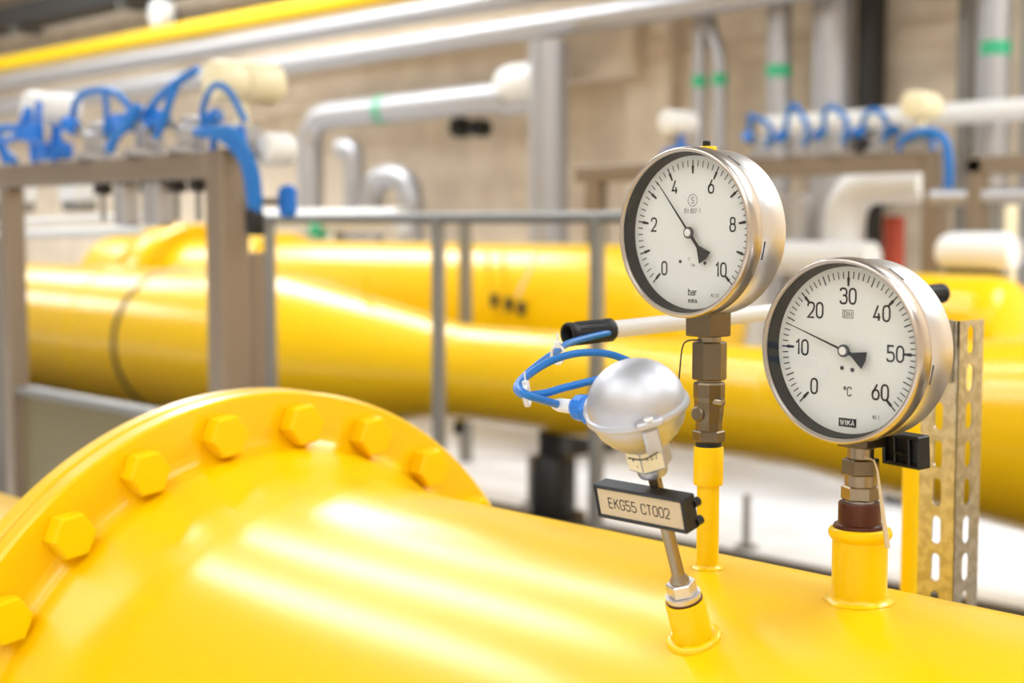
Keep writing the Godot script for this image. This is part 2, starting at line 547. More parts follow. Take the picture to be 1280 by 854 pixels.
func gauge_body(t: Node3D, lo: float) -> Node3D:
	# local frame: origin in the middle of the dial, z out of the dial
	var mb := MB.new()
	mb.xf = Transform3D(Y_TO_Z, Vector3.ZERO)
	mb.lathe([Vector2(0, -0.043), Vector2(0.066, -0.043), Vector2(0.0745, -0.0425), Vector2(0.0775, -0.041), Vector2(0.0787, -0.038), Vector2(0.0787, -0.004), Vector2(0.0780, -0.003)], 128)
	part("case", mb.mesh(), M.steel, t)
	mb = MB.new()
	mb.xf = Transform3D(Y_TO_Z, Vector3.ZERO)
	mb.lathe([Vector2(0.0776, -0.0035), Vector2(0.0800, -0.0030), Vector2(0.0806, -0.002), Vector2(0.0806, 0.0105), Vector2(0.0802, 0.0138), Vector2(0.0791, 0.0156), Vector2(0.0775, 0.0162), Vector2(0.0762, 0.0158), Vector2(0.0756, 0.0148), Vector2(0.0754, 0.0125)], 128)
	part("bezel", mb.mesh(), M.bezel, t)
	mb = MB.new()
	mb.xf = Transform3D(Y_TO_Z, Vector3.ZERO)
	mb.lathe([Vector2(0.0755, 0.0128), Vector2(0.0748, 0.0128), Vector2(0.0725, 0.0)], 96)
	part("inner_ring", mb.mesh(), M.rubber, t)
	mb = MB.new()
	mb.xf = Transform3D(Y_TO_Z, Vector3.ZERO)
	mb.lathe([Vector2(0.0725, -0.001), Vector2(0.0725, 0.0), Vector2(0, 0.0)], 96)
	var dial := part("dial", mb.mesh(), M.dial, t)
	mb = MB.new()
	mb.xf = Transform3D(Y_TO_Z, Vector3.ZERO)
	mb.lathe([Vector2(0.0753, 0.0132), Vector2(0, 0.0132)], 64)
	part("glass", mb.mesh(), M.glass, t)
	# bayonet slots pressed into the rim of the case
	for a in [58.0, -12.0]:
		mb = MB.new()
		var e := Basis(Vector3.BACK, deg_to_rad(a))
		mb.xf = Transform3D(e, e * Vector3(0.0786, 0, -0.008))
		mb.cbox(Vector3(0.0012, 0.017, 0.0016), Vector3.ZERO, 0.0003)
		part("slot", mb.mesh(), M.ink_grey, t)
	# square socket block under the case
	mb = MB.new()
	mb.lathe([Vector2(0.0, lo), Vector2(0.0205, lo), Vector2(0.0215, lo + 0.0012), Vector2(0.0215, -0.074), Vector2(0, -0.074)], 4, true, PI / 4)
	part("socket", mb.mesh(), M.brass, t, Transform3D(Basis(), Vector3(0, 0, -0.025)))
	return dial

func ticks(dial: Node3D, count: int, big: int, mid: int) -> void:
	var mb := MB.new()
	for i in count + 1:
		var a := deg_to_rad(225.0 - 270.0 * i / count)
		var d := Vector2(cos(a), sin(a))
		if i % big == 0:
			mb.ribbon([d * 0.0685, d * 0.0625], 0.0013)
			mb.ribbon([d * 0.0630, d * 0.0555], 0.0030, false, 0.0018)
		elif mid > 0 and i % mid == 0:
			mb.ribbon([d * 0.0685, d * 0.0600], 0.0011)
		else:
			mb.ribbon([d * 0.0682, d * 0.0620], 0.0009)
	part("scale_marks", mb.mesh(), M.ink, dial, Transform3D(Basis(), Vector3(0, 0, 0.0003)))

func print_on(dial: Node3D, called: String, text: String, at: Vector2, tall: float, stroke: float, squeeze: float, m: Material = null) -> void:
	var mb := MB.new()
	letters(mb, text, at, tall, stroke, squeeze)
	part(called, mb.mesh(), m if m else M.ink, dial, Transform3D(Basis(), Vector3(0, 0, 0.0003)))

func pointer(t: Node3D, turn: float, tail_r0: float, tail_r1: float, tail_w: float) -> void:
	var a := deg_to_rad(90.0 - turn)
	var d := Vector2(cos(a), sin(a))
	var s := Vector2(-d.y, d.x)
	var mb := MB.new()
	mb.poly([d * 0.0625 + s * 0.0002, d * 0.0625 - s * 0.0002, d * -0.002 - s * 0.0011, d * -0.002 + s * 0.0011], 0.0050, 0.0056)
	mb.poly([s * 0.0014, s * -0.0014, d * -tail_r0 - s * 0.0016, d * -tail_r0 + s * 0.0016], 0.0050, 0.0056)
	mb.poly(fan(Vector2.ZERO, -d, tail_r0, tail_r1, 0.0016, tail_w), 0.0050, 0.0056)
	part("pointer", mb.mesh(), M.ink, t)
	mb = MB.new()
	mb.xf = Transform3D(Y_TO_Z, Vector3.ZERO)
	mb.lathe([Vector2(0.0055, 0.0048), Vector2(0.0055, 0.0068), Vector2(0.0048, 0.0074), Vector2(0.0033, 0.0074)], 32)
	part("hub", mb.mesh(), M.ink_grey, t)
	mb = MB.new()
	mb.xf = Transform3D(Y_TO_Z, Vector3.ZERO)
	mb.lathe([Vector2(0.0036, 0.0060), Vector2(0.0036, 0.0078), Vector2(0.0028, 0.0083), Vector2(0, 0.0084)], 24)
	part("hub_cap", mb.mesh(), M.white, t)

func dial_screw(dial: Node3D, at: Vector2, r := 0.0016) -> void:
	var mb := MB.new()
	mb.xf = Transform3D(Y_TO_Z, Vector3(at.x, at.y, 0))
	mb.lathe([Vector2(r, 0.0), Vector2(r, 0.0006), Vector2(r * 0.7, 0.0009), Vector2(0, 0.0009)], 16)
	part("dial_screw", mb.mesh(), M.ink_grey, dial)

func gauges() -> void:
	# ---- pressure gauge
	var t := thing("pressure_gauge", "round steel pressure gauge marked bar, taller of the two dials, pointer between 2 and 4", "gauge", Vector3(-0.891, 1.394, -1.074))
	var dial := gauge_body(t, -0.0995)
	ticks(dial, 50, 5, 0)
	for i in 6:
		var a := deg_to_rad(225.0 - 54.0 * i)
		print_on(dial, "numeral", str(i * 2), Vector2(cos(a), sin(a)) * 0.0485, 0.0124, 0.00165, 0.74)
	print_on(dial, "lettering", "S", Vector2(0, 0.0305), 0.0058, 0.0006, 0.8, M.ink_grey)
	var mb := MB.new()
	var c := []
	for k in 32: c.append(Vector2(0, 0.0305) + Vector2.from_angle(TAU * k / 32) * 0.0056)
	mb.ribbon(c, 0.0005, true)
	part("emblem_ring", mb.mesh(), M.ink_grey, dial, Transform3D(Basis(), Vector3(0, 0, 0.0003)))
	print_on(dial, "lettering", "EN 837-1", Vector2(0, 0.0205), 0.0040, 0.0005, 0.72, M.ink_grey)
	print_on(dial, "lettering", "bar", Vector2(0.001, -0.0560), 0.0062, 0.0008, 0.7)
	print_on(dial, "lettering", "WIKA", Vector2(0.001, -0.0645), 0.0036, 0.0007, 0.9)
	print_on(dial, "lettering", "Kl.1.0", Vector2(0.028, -0.0585), 0.0030, 0.0004, 0.75, M.ink_grey)
	print_on(dial, "lettering", "C", Vector2(-0.0035, -0.0250), 0.0026, 0.0004, 0.9, M.ink_grey)
	print_on(dial, "lettering", "1.6", Vector2(0.001, -0.0305), 0.0026, 0.0004, 0.9, M.ink_grey)
	for q in [Vector2(-0.0145, -0.0275), Vector2(0.0155, -0.0285)]: dial_screw(dial, q)
	pointer(t, -39.5, 0.017, 0.0305, 0.0085)
	# vent plug on top of the case
	mb = MB.new()
	mb.lathe([Vector2(0.0085, 0.0755), Vector2(0.0085, 0.0805), Vector2(0.0075, 0.0818), Vector2(0, 0.0820)], 24)
	var plug := part("vent_plug", mb.mesh(), M.yellow_bolt, t, Transform3D(Basis(), Vector3(0, 0, -0.022)))
	mb = MB.new()
	mb.cbox(Vector3(0.0075, 0.006, 0.004), Vector3(-0.002, 0.0842, 0), 0.0008)
	part("vent_lever", mb.mesh(), M.black, plug)
	# ---- thermometer
	t = thing("dial_thermometer", "round steel dial thermometer marked °C, lower right of the two dials", "thermometer", Vector3(-0.717, 1.293, -1.074))
	dial = gauge_body(t, -0.0865)
	ticks(dial, 60, 10, 5)
	for i in 7:
		var a := deg_to_rad(225.0 - 45.0 * i)
		print_on(dial, "numeral", str(i * 10), Vector2(cos(a), sin(a)) * (0.0475 if i != 3 else 0.0470), 0.0130, 0.00175, 0.74)
	print_on(dial, "lettering", "°C", Vector2(0.001, -0.0355), 0.0076, 0.0009, 0.75)
	print_on(dial, "lettering", "DIN", Vector2(0, 0.0315), 0.0042, 0.0006, 0.8, M.ink_grey)
	mb = MB.new()
	mb.ribbon([Vector2(-0.0052, 0.0282), Vector2(0.0052, 0.0282), Vector2(0.0052, 0.0348), Vector2(-0.0052, 0.0348)], 0.0005, true)
	part("emblem_frame", mb.mesh(), M.ink_grey, dial, Transform3D(Basis(), Vector3(0, 0, 0.0003)))
	mb = MB.new()
	mb.flat(Vector3(-0.0075, -0.0665, 0), Vector3(0.0105, -0.0665, 0), Vector3(0.0105, -0.0590, 0), Vector3(-0.0075, -0.0590, 0), Vector3.BACK)
	part("emblem_field", mb.mesh(), M.ink, dial, Transform3D(Basis(), Vector3(0, 0, 0.0003)))
	mb = MB.new()
	letters(mb, "WIKA", Vector2(0.0015, -0.0628), 0.0042, 0.0009, 1.0)
	part("lettering", mb.mesh(), M.dial, dial, Transform3D(Basis(), Vector3(0, 0, 0.0006)))
	print_on(dial, "lettering", "Kl.1", Vector2(0.0300, -0.0555), 0.0032, 0.0005, 0.75, M.ink_grey)
	for q in [Vector2(-0.005, -0.0155), Vector2(0.0055, -0.0165)]: dial_screw(dial, q, 0.0019)
	pointer(t, -70.5, 0.008, 0.0215, 0.0078)

# ---------------------------------------------------------------- fittings under the gauges
func fittings() -> void:
	var t := thing("gauge_valve", "worn brass coupling and shut-off valve between pressure gauge and yellow standpipe", "valve", Vector3(-0.889, 1.188, AX.z))
	var o := Transform3D(Basis(), -t.position + Vector3(-0.889, 0, AX.z))
	var mb := MB.new()
	mb.lathe([Vector2(0.0115, 1.251), Vector2(0.0115, 1.2945)], 32)
	part("threaded_nipple", mb.mesh(), M.brass_light, t, o)
	part("coupling_nut", MB.new().hex(0.0290, 1.2525, 1.2895, 0.2).mesh(), M.brass, t, o)
	mb = MB.new()
	mb.lathe([Vector2(0, 1.202), Vector2(0.0128, 1.202), Vector2(0.0128, 1.212), Vector2(0.0142, 1.222), Vector2(0.0142, 1.232), Vector2(0.0152, 1.236), Vector2(0.0152, 1.2485), Vector2(0.0142, 1.2505), Vector2(0, 1.2505)], 8, true, 0.1)
	part("valve_body", mb.mesh(), M.brass, t, o)
	mb = MB.new()
	mb.xf = Transform3D(Y_TO_X, Vector3(0.008, 1.2325, 0.004))
	mb.lathe([Vector2(0.0042, 0), Vector2(0.0042, 0.0105), Vector2(0.0034, 0.0125), Vector2(0, 0.013)], 20)
	part("bleed_screw", mb.mesh(), M.brass_light, t, o)
	mb = MB.new()
	mb.xf = Transform3D(Y_TO_Z, Vector3(-0.003, 1.220, 0.006))
	mb.lathe([Vector2(0.0075, 0), Vector2(0.0075, 0.008), Vector2(0.006, 0.0095), Vector2(0, 0.0095)], 24)
	part("side_boss", mb.mesh(), M.brass, t, o)
	part("lower_nut", MB.new().hex(0.0270, 1.1925, 1.2035, 0.35).mesh(), M.brass, t, o)
	mb = MB.new()
	mb.lathe([Vector2(0.0, 1.188), Vector2(0.0125, 1.188), Vector2(0.0125, 1.1926), Vector2(0, 1.1926)], 32)
	part("seal_ring", mb.mesh(), M.rubber, t, o)
	# seal wire
	var w := spline([Vector3(-0.889, 1.2915, AX.z + 0.013), Vector3(-0.902, 1.2905, AX.z + 0.016), Vector3(-0.9085, 1.284, AX.z + 0.017), Vector3(-0.910, 1.262, AX.z + 0.019), Vector3(-0.911, 1.235, AX.z + 0.021)], 5)
	single("seal_wire", MB.new().tube(w, 0.0008, 8).mesh(), M.dark_steel, "thin dark wire looped round the fitting below the pressure gauge", "wire")
	# thermometer side
	t = thing("thermometer_fitting", "stacked brass nuts over a dark brown bushing in the wide yellow stub", "pipe fitting", Vector3(-0.718, 1.13, AX.z))
	o = Transform3D(Basis(), -t.position + Vector3(-0.718, 0, AX.z))
	mb = MB.new()
	mb.lathe([Vector2(0.0115, 1.18), Vector2(0.0115, 1.208)], 32)
	part("neck", mb.mesh(), M.brass_light, t, o)
	part("hexagon_nut", MB.new().hex(0.0285, 1.1815, 1.1960, 0.25).mesh(), M.brass, t, o)
	mb = MB.new()
	mb.lathe([Vector2(0.0133, 1.1705), Vector2(0.0133, 1.1825)], 32)
	part("sleeve", mb.mesh(), M.brass_light, t, o)
	part("hexagon_nut", MB.new().hex(0.0285, 1.1590, 1.1718, 0.5).mesh(), M.brass_light, t, o)
	mb = MB.new()
	mb.lathe([Vector2(0.0125, 1.156), Vector2(0.0125, 1.16)], 32)
	part("thread", mb.mesh(), M.steel, t, o)
	mb = MB.new()
	mb.lathe([Vector2(0.0, 1.125), Vector2(0.0225, 1.125), Vector2(0.0238, 1.133), Vector2(0.0222, 1.1375), Vector2(0.0190, 1.1385), Vector2(0.0187, 1.1395), Vector2(0.0187, 1.1560), Vector2(0.0180, 1.1572), Vector2(0, 1.1572)], 48)
	part("bushing", mb.mesh(), M.brown, t, o)
	# tan lever hanging at its side
	mb = MB.new()
	mb.tube([Vector3(-0.706, 1.200, AX.z + 0.012), Vector3(-0.696, 1.198, AX.z + 0.013), Vector3(-0.6925, 1.190, AX.z + 0.013), Vector3(-0.685, 1.150, AX.z + 0.014), Vector3(-0.680, 1.124, AX.z + 0.014)], 0.001, 8, false, [0.0008, 0.0008, 0.0010, 0.0019, 0.0022])
	single("seal_strip", mb.mesh(), M.plate, "thin tan strip hanging beside the brass nuts of the thermometer", "strip")

# a black plastic holder for a name plate; local x along the plate, y up, z towards the reader
func holder_shell(size: Vector3, wall: float) -> ArrayMesh:
	var mb := MB.new()
	var h := size / 2
	mb.cbox(Vector3(size.x, wall, size.z), Vector3(0, h.y - wall / 2, 0), 0.0012)
	mb.cbox(Vector3(size.x, wall, size.z), Vector3(0, -h.y + wall / 2, 0), 0.0012)
	mb.cbox(Vector3(wall, size.y - 0.001, size.z), Vector3(h.x - wall / 2, 0, 0), 0.0012)
	mb.cbox(Vector3(wall, size.y - 0.001, size.z), Vector3(-h.x + wall / 2, 0, 0), 0.0012)
	mb.cbox(Vector3(size.x - wall, size.y - wall, 0.003), Vector3(0, 0, 0.002), 0.0005)
	return mb.mesh()

var GLAND_END := Vector3.ZERO
const FOOT := Vector3(-0.792, 0.669, -1.099)
func sensor() -> void:
	# frame of the leaning sensor: y runs out of the pipe, origin on the pipe axis
	var lean := Basis(Vector3.RIGHT, deg_to_rad(20.0))
	var base := Transform3D(lean, FOOT)
	var t := thing("temperature_transmitter", "leaning temperature sensor with a shiny domed aluminium head and blue cable gland", "sensor", base * Vector3(0, R0 + 0.04, 0))
	var inv := Transform3D(Basis(), -t.position) * base
	var mb := MB.new()
	mb.lathe([Vector2(0.0, R0 + 0.0385), Vector2(0.0158, R0 + 0.0385), Vector2(0.0158, R0 + 0.041), Vector2(0, R0 + 0.041)], 40)
	part("seal_ring", mb.mesh(), M.brown, t, inv)
	mb = MB.new()
	mb.lathe([Vector2(0.0, R0 + 0.041), Vector2(0.0150, R0 + 0.041), Vector2(0.0152, R0 + 0.0455), Vector2(0, R0 + 0.0455)], 40)
	part("washer", mb.mesh(), M.steel, t, inv)
	part("hexagon_nut", MB.new().hex(0.0225, R0 + 0.0455, R0 + 0.0575, 0.3).mesh(), M.steel, t, inv)
	mb = MB.new()
	mb.lathe([Vector2(0.0085, R0 + 0.057), Vector2(0.0085, R0 + 0.060), Vector2(0.0058, R0 + 0.064), Vector2(0.0056, R0 + 0.066), Vector2(0.0056, R0 + 0.165)], 24)
	part("rod", mb.mesh(), M.brass_light, t, inv)
	mb = MB.new()
	mb.lathe([Vector2(0, R0 + 0.160), Vector2(0.0115, R0 + 0.160), Vector2(0.0130, R0 + 0.163), Vector2(0.0130, R0 + 0.171), Vector2(0, R0 + 0.171)], 32)
	part("collar", mb.mesh(), M.alu, t, inv)
	var neck := part("neck", MB.new().hex(0.0320, R0 + 0.168, R0 + 0.189, 0.15).mesh(), M.alu, t, inv)
	# paper label wrapped on two faces of the neck
	mb = MB.new()
	var rr := 0.0320 / 2 + 0.0004
	for k in [0, 1, 2]:
		var am := 0.15 + deg_to_rad(30 + 60 * k)
		var e := Vector3(cos(am), 0, sin(am))
		var s := Vector3(-sin(am), 0, cos(am))
		var p: Vector3 = e * rr + Vector3.UP * (R0 + 0.1785)
		mb.flat(p - s * 0.0086 - Vector3.UP * 0.008, p + s * 0.0086 - Vector3.UP * 0.008, p + s * 0.0086 + Vector3.UP * 0.008, p - s * 0.0086 + Vector3.UP * 0.008, e)
	var lb := part("paper_label", mb.mesh(), M.cream, t, inv)
	mb = MB.new()
	for k in 3:
		var am := 0.15 + deg_to_rad(30.0 + 60 * (k if k < 2 else 1))
		mb.xf = Transform3D(Basis(Vector3(-sin(am), 0, cos(am)) * -1.0, Vector3.UP, Vector3(cos(am), 0, sin(am))), Vector3(cos(am), 0, sin(am)) * (rr + 0.0003) + Vector3.UP * (R0 + 0.1785))
		if k == 0:
			letters(mb, "K D 2", Vector2(0, 0.003), 0.003, 0.0004, 0.8)
		elif k == 1:
			mb.ribbon([Vector2(-0.001, 0.002), Vector2(0.001, 0.002)], 0.002)
		else:
			letters(mb, "r", Vector2(0.004, -0.003), 0.003, 0.0005, 0.8)
	part("lettering", mb.mesh(), M.ink, lb)
	# bowl
	mb = MB.new()
	var prof := [Vector2(0.010, R0 + 0.186), Vector2(0.0165, R0 + 0.1865), Vector2(0.0215, R0 + 0.189), Vector2(0.029, R0 + 0.1955), Vector2(0.0355, R0 + 0.204), Vector2(0.0388, R0 + 0.2125), Vector2(0.0396, R0 + 0.217)]
	mb.lathe(prof, 64)
	part("bowl", mb.mesh(), M.alu, t, inv)
	mb = MB.new()
	mb.lathe([Vector2(0.038, R0 + 0.2165), Vector2(0.0420, R0 + 0.2165), Vector2(0.0432, R0 + 0.2180), Vector2(0.0432, R0 + 0.2205), Vector2(0.0425, R0 + 0.2225), Vector2(0.0405, R0 + 0.2235)], 64)
	part("rim", mb.mesh(), M.alu, t, inv)
	prof = []
	for k in 17:
		var a := deg_to_rad(90.0 * k / 16)
		prof.append(Vector2(0.0407 * cos(a), R0 + 0.2230 + 0.0385 * sin(a)))
	mb = MB.new()
	mb.lathe(prof, 64)
	part("dome_lid", mb.mesh(), M.alu, t, inv)
	# clamp and lug at the right of the rim
	mb = MB.new()
	var dirc := Vector3(0.80, 0, 0.60).normalized()
	var sd := Vector3(-dirc.z, 0, dirc.x)
	mb.xf = Transform3D(Basis(dirc, Vector3.UP, sd * -1.0), dirc * 0.0425 + Vector3.UP * (R0 + 0.219))
	mb.cbox(Vector3(0.010, 0.006, 0.022), Vector3(0.001, 0.0035, 0), 0.0012)
	mb.cbox(Vector3(0.008, 0.022, 0.013), Vector3(-0.003, -0.013, 0), 0.0015)
	var clamp_ := part("clamp", mb.mesh(), M.alu, t, inv)
	mb = MB.new()
	mb.xf = Transform3D(Basis(), dirc * 0.0445 + Vector3.UP * (R0 + 0.2255))
	mb.lathe([Vector2(0.0042, 0), Vector2(0.0042, 0.0018), Vector2(0.0034, 0.0026), Vector2(0, 0.0026)], 20)
	part("screw", mb.mesh(), M.steel, clamp_, inv)
	clamp_.get_child(0).transform = Transform3D()
	mb = MB.new()
	mb.tube(spline([dirc * 0.044 + Vector3(0.004, R0 + 0.199, 0.002), dirc * 0.046 + Vector3(-0.006, R0 + 0.196, 0.010), dirc * 0.036 + Vector3(-0.016, R0 + 0.194, 0.014)], 4), 0.0007, 6)
	part("chain", mb.mesh(), M.dark_steel, t, inv)
	# hinge lug at the left, and the gland pointing to the upper left
	mb = MB.new()
	mb.xf = Transform3D(Basis(Vector3.UP, deg_to_rad(25)), Vector3(-0.036, R0 + 0.2275, -0.024))
	mb.cbox(Vector3(0.013, 0.008, 0.012), Vector3.ZERO, 0.0015)
	part("hinge_lug", mb.mesh(), M.alu, t, inv)
	var gd := Vector3(-0.998, 0.03, 0.05).normalized()
	var gz := Vector3(0, 0, 1)
	var gx := gd.cross(gz).normalized()
	gz = gx.cross(gd).normalized()
	var gt := Transform3D(Basis(gx, gd, gz), Vector3(-0.034, R0 + 0.2165, 0.004))
	mb = MB.new()
	mb.xf = gt
	mb.lathe([Vector2(0.0135, 0), Vector2(0.0125, 0.013)], 24)
	part("gland_boss", mb.mesh(), M.alu, t, inv)
	mb = MB.new()
	mb.xf = gt
	mb.hex(0.0235, 0.0125, 0.0185, 0.2)
	mb.lathe([Vector2(0.0112, 0.0185), Vector2(0.0118, 0.020), Vector2(0.0112, 0.029), Vector2(0.0085, 0.033), Vector2(0.004, 0.0335)], 12, true)
	part("cable_gland", mb.mesh(), M.blue, t, inv)
	mb = MB.new()
	mb.xf = gt
	mb.lathe([Vector2(0.0, 0.033), Vector2(0.0062, 0.033), Vector2(0.0060, 0.050), Vector2(0.0044, 0.056), Vector2(0.0, 0.056)], 20)
	part("cable_sleeve", mb.mesh(), M.white, t, inv)
	GLAND_END = base * (gt * Vector3(0, 0.050, 0))
	# ---- name plate on the rod
	var at := base * Vector3(-0.004, R0 + 0.1375, 0.0145)
	t = thing("name_plate", "black framed name plate reading EKG55 CT002 clipped to the sensor rod", "name plate", at)
	t.basis = Basis(Vector3.RIGHT, deg_to_rad(14.0))
	var size := Vector3(0.0985, 0.0300, 0.0170)
	mb = MB.new()
	part("frame", holder_shell(size, 0.0032), M.black, t)
	mb = MB.new()
	mb.cbox(Vector3(0.0925, 0.0240, 0.0012), Vector3(0, 0, 0.0062), 0.0003)
	var pl := part("plate", mb.mesh(), M.plate, t)
	mb = MB.new()
	letters(mb, "EKG55 CT002", Vector2(-0.001, 0), 0.0088, 0.0010, 0.80, 1.5)
	part("lettering", mb.mesh(), M.ink, pl, Transform3D(Basis(), Vector3(0, 0, 0.0070)))
	mb = MB.new()
	for k in 2:
		mb.xf = Transform3D(Basis(Vector3(0, 1, 0), Vector3(0, 0, 1), Vector3(1, 0, 0)), Vector3(0.0475, 0.006 - 0.016 * k, -0.0085))
		mb.lathe([Vector2(0, -0.004), Vector2(0.004, -0.004), Vector2(0.004, 0.003), Vector2(0, 0.003)], 16)
	part("clip", mb.mesh(), M.black, t)
	# ---- the other holder, seen from behind
	t = thing("name_plate", "black plastic plate holder seen from its hollow back, beside the thermometer nuts", "name plate", Vector3(-0.688, 1.2045, -1.123))
	t.basis = Basis(Vector3.UP, deg_to_rad(-12)) * Basis(Vector3.RIGHT, deg_to_rad(4))
	mb = MB.new()
	part("frame", holder_shell(Vector3(0.044, 0.029, 0.015), 0.0035), M.black, t)
	mb = MB.new()
	mb.cbox(Vector3(0.003, 0.025, 0.012), Vector3(-0.008, 0, 0.001), 0.0008)
	mb.cbox(Vector3(0.003, 0.025, 0.012), Vector3(0.009, 0, 0.001), 0.0008)
	mb.cbox(Vector3(0.018, 0.003, 0.012), Vector3(0, -0.003, 0.001), 0.0008)
	part("rib", mb.mesh(), M.black, t)
	mb = MB.new()
	mb.cbox(Vector3(0.010, 0.005, 0.008), Vector3(-0.026, 0.002, 0.002), 0.001)
	part("clip", mb.mesh(), M.black, t)

# a slotted plate in the plane z = 0..-th, width along x, height along y
func slotted(mb: MB, w: float, h: float, pitch: float, slot_w: float, slot_h: float, th: float) -> void:
	var rows := int(h / pitch)
	for row in rows:
		var cy := pitch * (row + 0.5)
		var inner := []
		var outer := []
		for k in 20:
			var a := TAU * (k + 0.5) / 20
			var e := Vector2(cos(a), sin(a))
			var r := slot_w / 2
			inner.append(Vector2(e.x * r, e.y * r + signf(e.y) * (slot_h / 2 - r) + cy))
			var sc := minf((w / 2) / maxf(absf(e.x), 1e-5), (pitch / 2) / maxf(absf(e.y), 1e-5))
			outer.append(Vector2(e.x * sc, e.y * sc + cy))
		for k in 20:
			var j := (k + 1) % 20
			for s in [0.0, 1.0]:
				var z: float = -th * s
				var m := Vector3(0, 0, 1.0 - 2.0 * s)
				mb.flat(Vector3(inner[k].x, inner[k].y, z), Vector3(inner[j].x, inner[j].y, z), Vector3(outer[j].x, outer[j].y, z), Vector3(outer[k].x, outer[k].y, z), m)
				# corner of the cell
				if absf(outer[k].x) > w / 2 - 1e-5 and absf(outer[j].y - cy) > pitch / 2 - 1e-5 or absf(outer[j].x) > w / 2 - 1e-5 and absf(outer[k].y - cy) > pitch / 2 - 1e-5:
					var q := Vector3(w / 2 * signf(outer[k].x), cy + pitch / 2 * signf(outer[k].y - cy), z)
					mb.tri(Vector3(outer[k].x, outer[k].y, z), Vector3(outer[j].x, outer[j].y, z), q, m, m, m)
			var d: Vector2 = (inner[k] + inner[j]) / 2 - Vector2(0, cy)
			mb.flat(Vector3(inner[k].x, inner[k].y, 0), Vector3(inner[j].x, inner[j].y, 0), Vector3(inner[j].x, inner[j].y, -th), Vector3(inner[k].x, inner[k].y, -th), Vector3(-d.x, -d.y, 0).normalized())
	for s in [-1.0, 1.0]:
		mb.flat(Vector3(w / 2 * s, 0, 0), Vector3(w / 2 * s, h, 0), Vector3(w / 2 * s, h, -th), Vector3(w / 2 * s, 0, -th), Vector3(s, 0, 0))
	mb.flat(Vector3(-w / 2, h, 0), Vector3(w / 2, h, 0), Vector3(w / 2, h, -th), Vector3(-w / 2, h, -th), Vector3.UP)

func conduit_and_cable() -> void:
	var a := Vector3(-1.050, 1.289, -1.067)
	var b := Vector3(-0.956, 1.317, -1.638)
	var d := (b - a).normalized()
	var t := thing("conduit", "white cable conduit with black end sleeves running behind the gauges", "conduit", a)
	part("tube", MB.new().tube([d * 0.02, b - a - d * 0.02], 0.0093, 24).mesh(), M.conduit, t)
	for k in 2:
		var o := Vector3.ZERO if k == 0 else b - a
		var f := d if k == 0 else -d
		var mb := MB.new()
		var gx := f.cross(Vector3.BACK).normalized() if absf(f.z) < 0.9 else f.cross(Vector3.UP).normalized()
		mb.xf = Transform3D(Basis(gx, f, gx.cross(f)), o)
		mb.lathe([Vector2(0.0088, 0.030), Vector2(0.0088, 0.002), Vector2(0.0098, 0.0), Vector2(0.0118, 0.0), Vector2(0.0125, 0.002), Vector2(0.0125, 0.006), Vector2(0.0118, 0.008), Vector2(0.0118, 0.046), Vector2(0.0124, 0.048), Vector2(0.0124, 0.056), Vector2(0.0112, 0.058), Vector2(0.0094, 0.058)], 32)
		for q in 12:
			var an := TAU * q / 12
			var e := Basis(Vector3.UP, an)
			var keep := mb.xf
			mb.xf = keep * Transform3D(e, e * Vector3(0.0119, 0.027, 0))
			mb.cbox(Vector3(0.0010, 0.032, 0.0022), Vector3.ZERO, 0.0003)
			mb.xf = keep
		part("end_sleeve", mb.mesh(), M.rubber, t)
	# blue cable: out of the conduit, once round the loop, into the gland
	var P := [Vector3(-1.036, 1.2915, -1.135), CP[0], CP[1], CP[2], CP[3], CP[4], CP[5], CP[6], CP[7], CP[8], CP[9], CP[10], CP[11], CP[12], CP[13], CP[14], CP[15], CP[16], CP[17], CP[18], CP[19], GLAND_END]
	var line := spline(P, 6)
	t = thing("cable", "bright blue cable coiled in a loop between the white conduit and the sensor gland", "cable", P[0])
	var loc := []
	for q in line: loc.append(q - P[0])
	part("sheath", MB.new().tube(loc, 0.0034, 14).mesh(), M.cable, t)
	for k in TIES.size():
		var c: Vector3 = TIES[k][0]
		var dd: Vector3 = TIES[k][1].normalized()
		var up := Vector3.UP
		var s := dd.cross(up).normalized()
		up = s.cross(dd).normalized()
		var ring := []
		for q in 20:
			var an := TAU * q / 20
			ring.append(c - P[0] + up * sin(an) * 0.0088 + s * cos(an) * 0.0062)
		var mb := MB.new()
		for j in 3:
			var sh := []
			for q in ring: sh.append(q + dd * 0.0011 * (j - 1))
			mb.tube(sh, 0.0011, 6, true)
		mb.xf = Transform3D(Basis(s, up, -dd), c - P[0] + up * 0.0095)
		mb.cbox(Vector3(0.005, 0.006, 0.0055), Vector3.ZERO, 0.0006)
		mb.cbox(Vector3(0.0022, 0.010, 0.0010), Vector3(0.0, 0.006, 0), 0.0003)
		part("cable_tie", mb.mesh(), M.white, t)

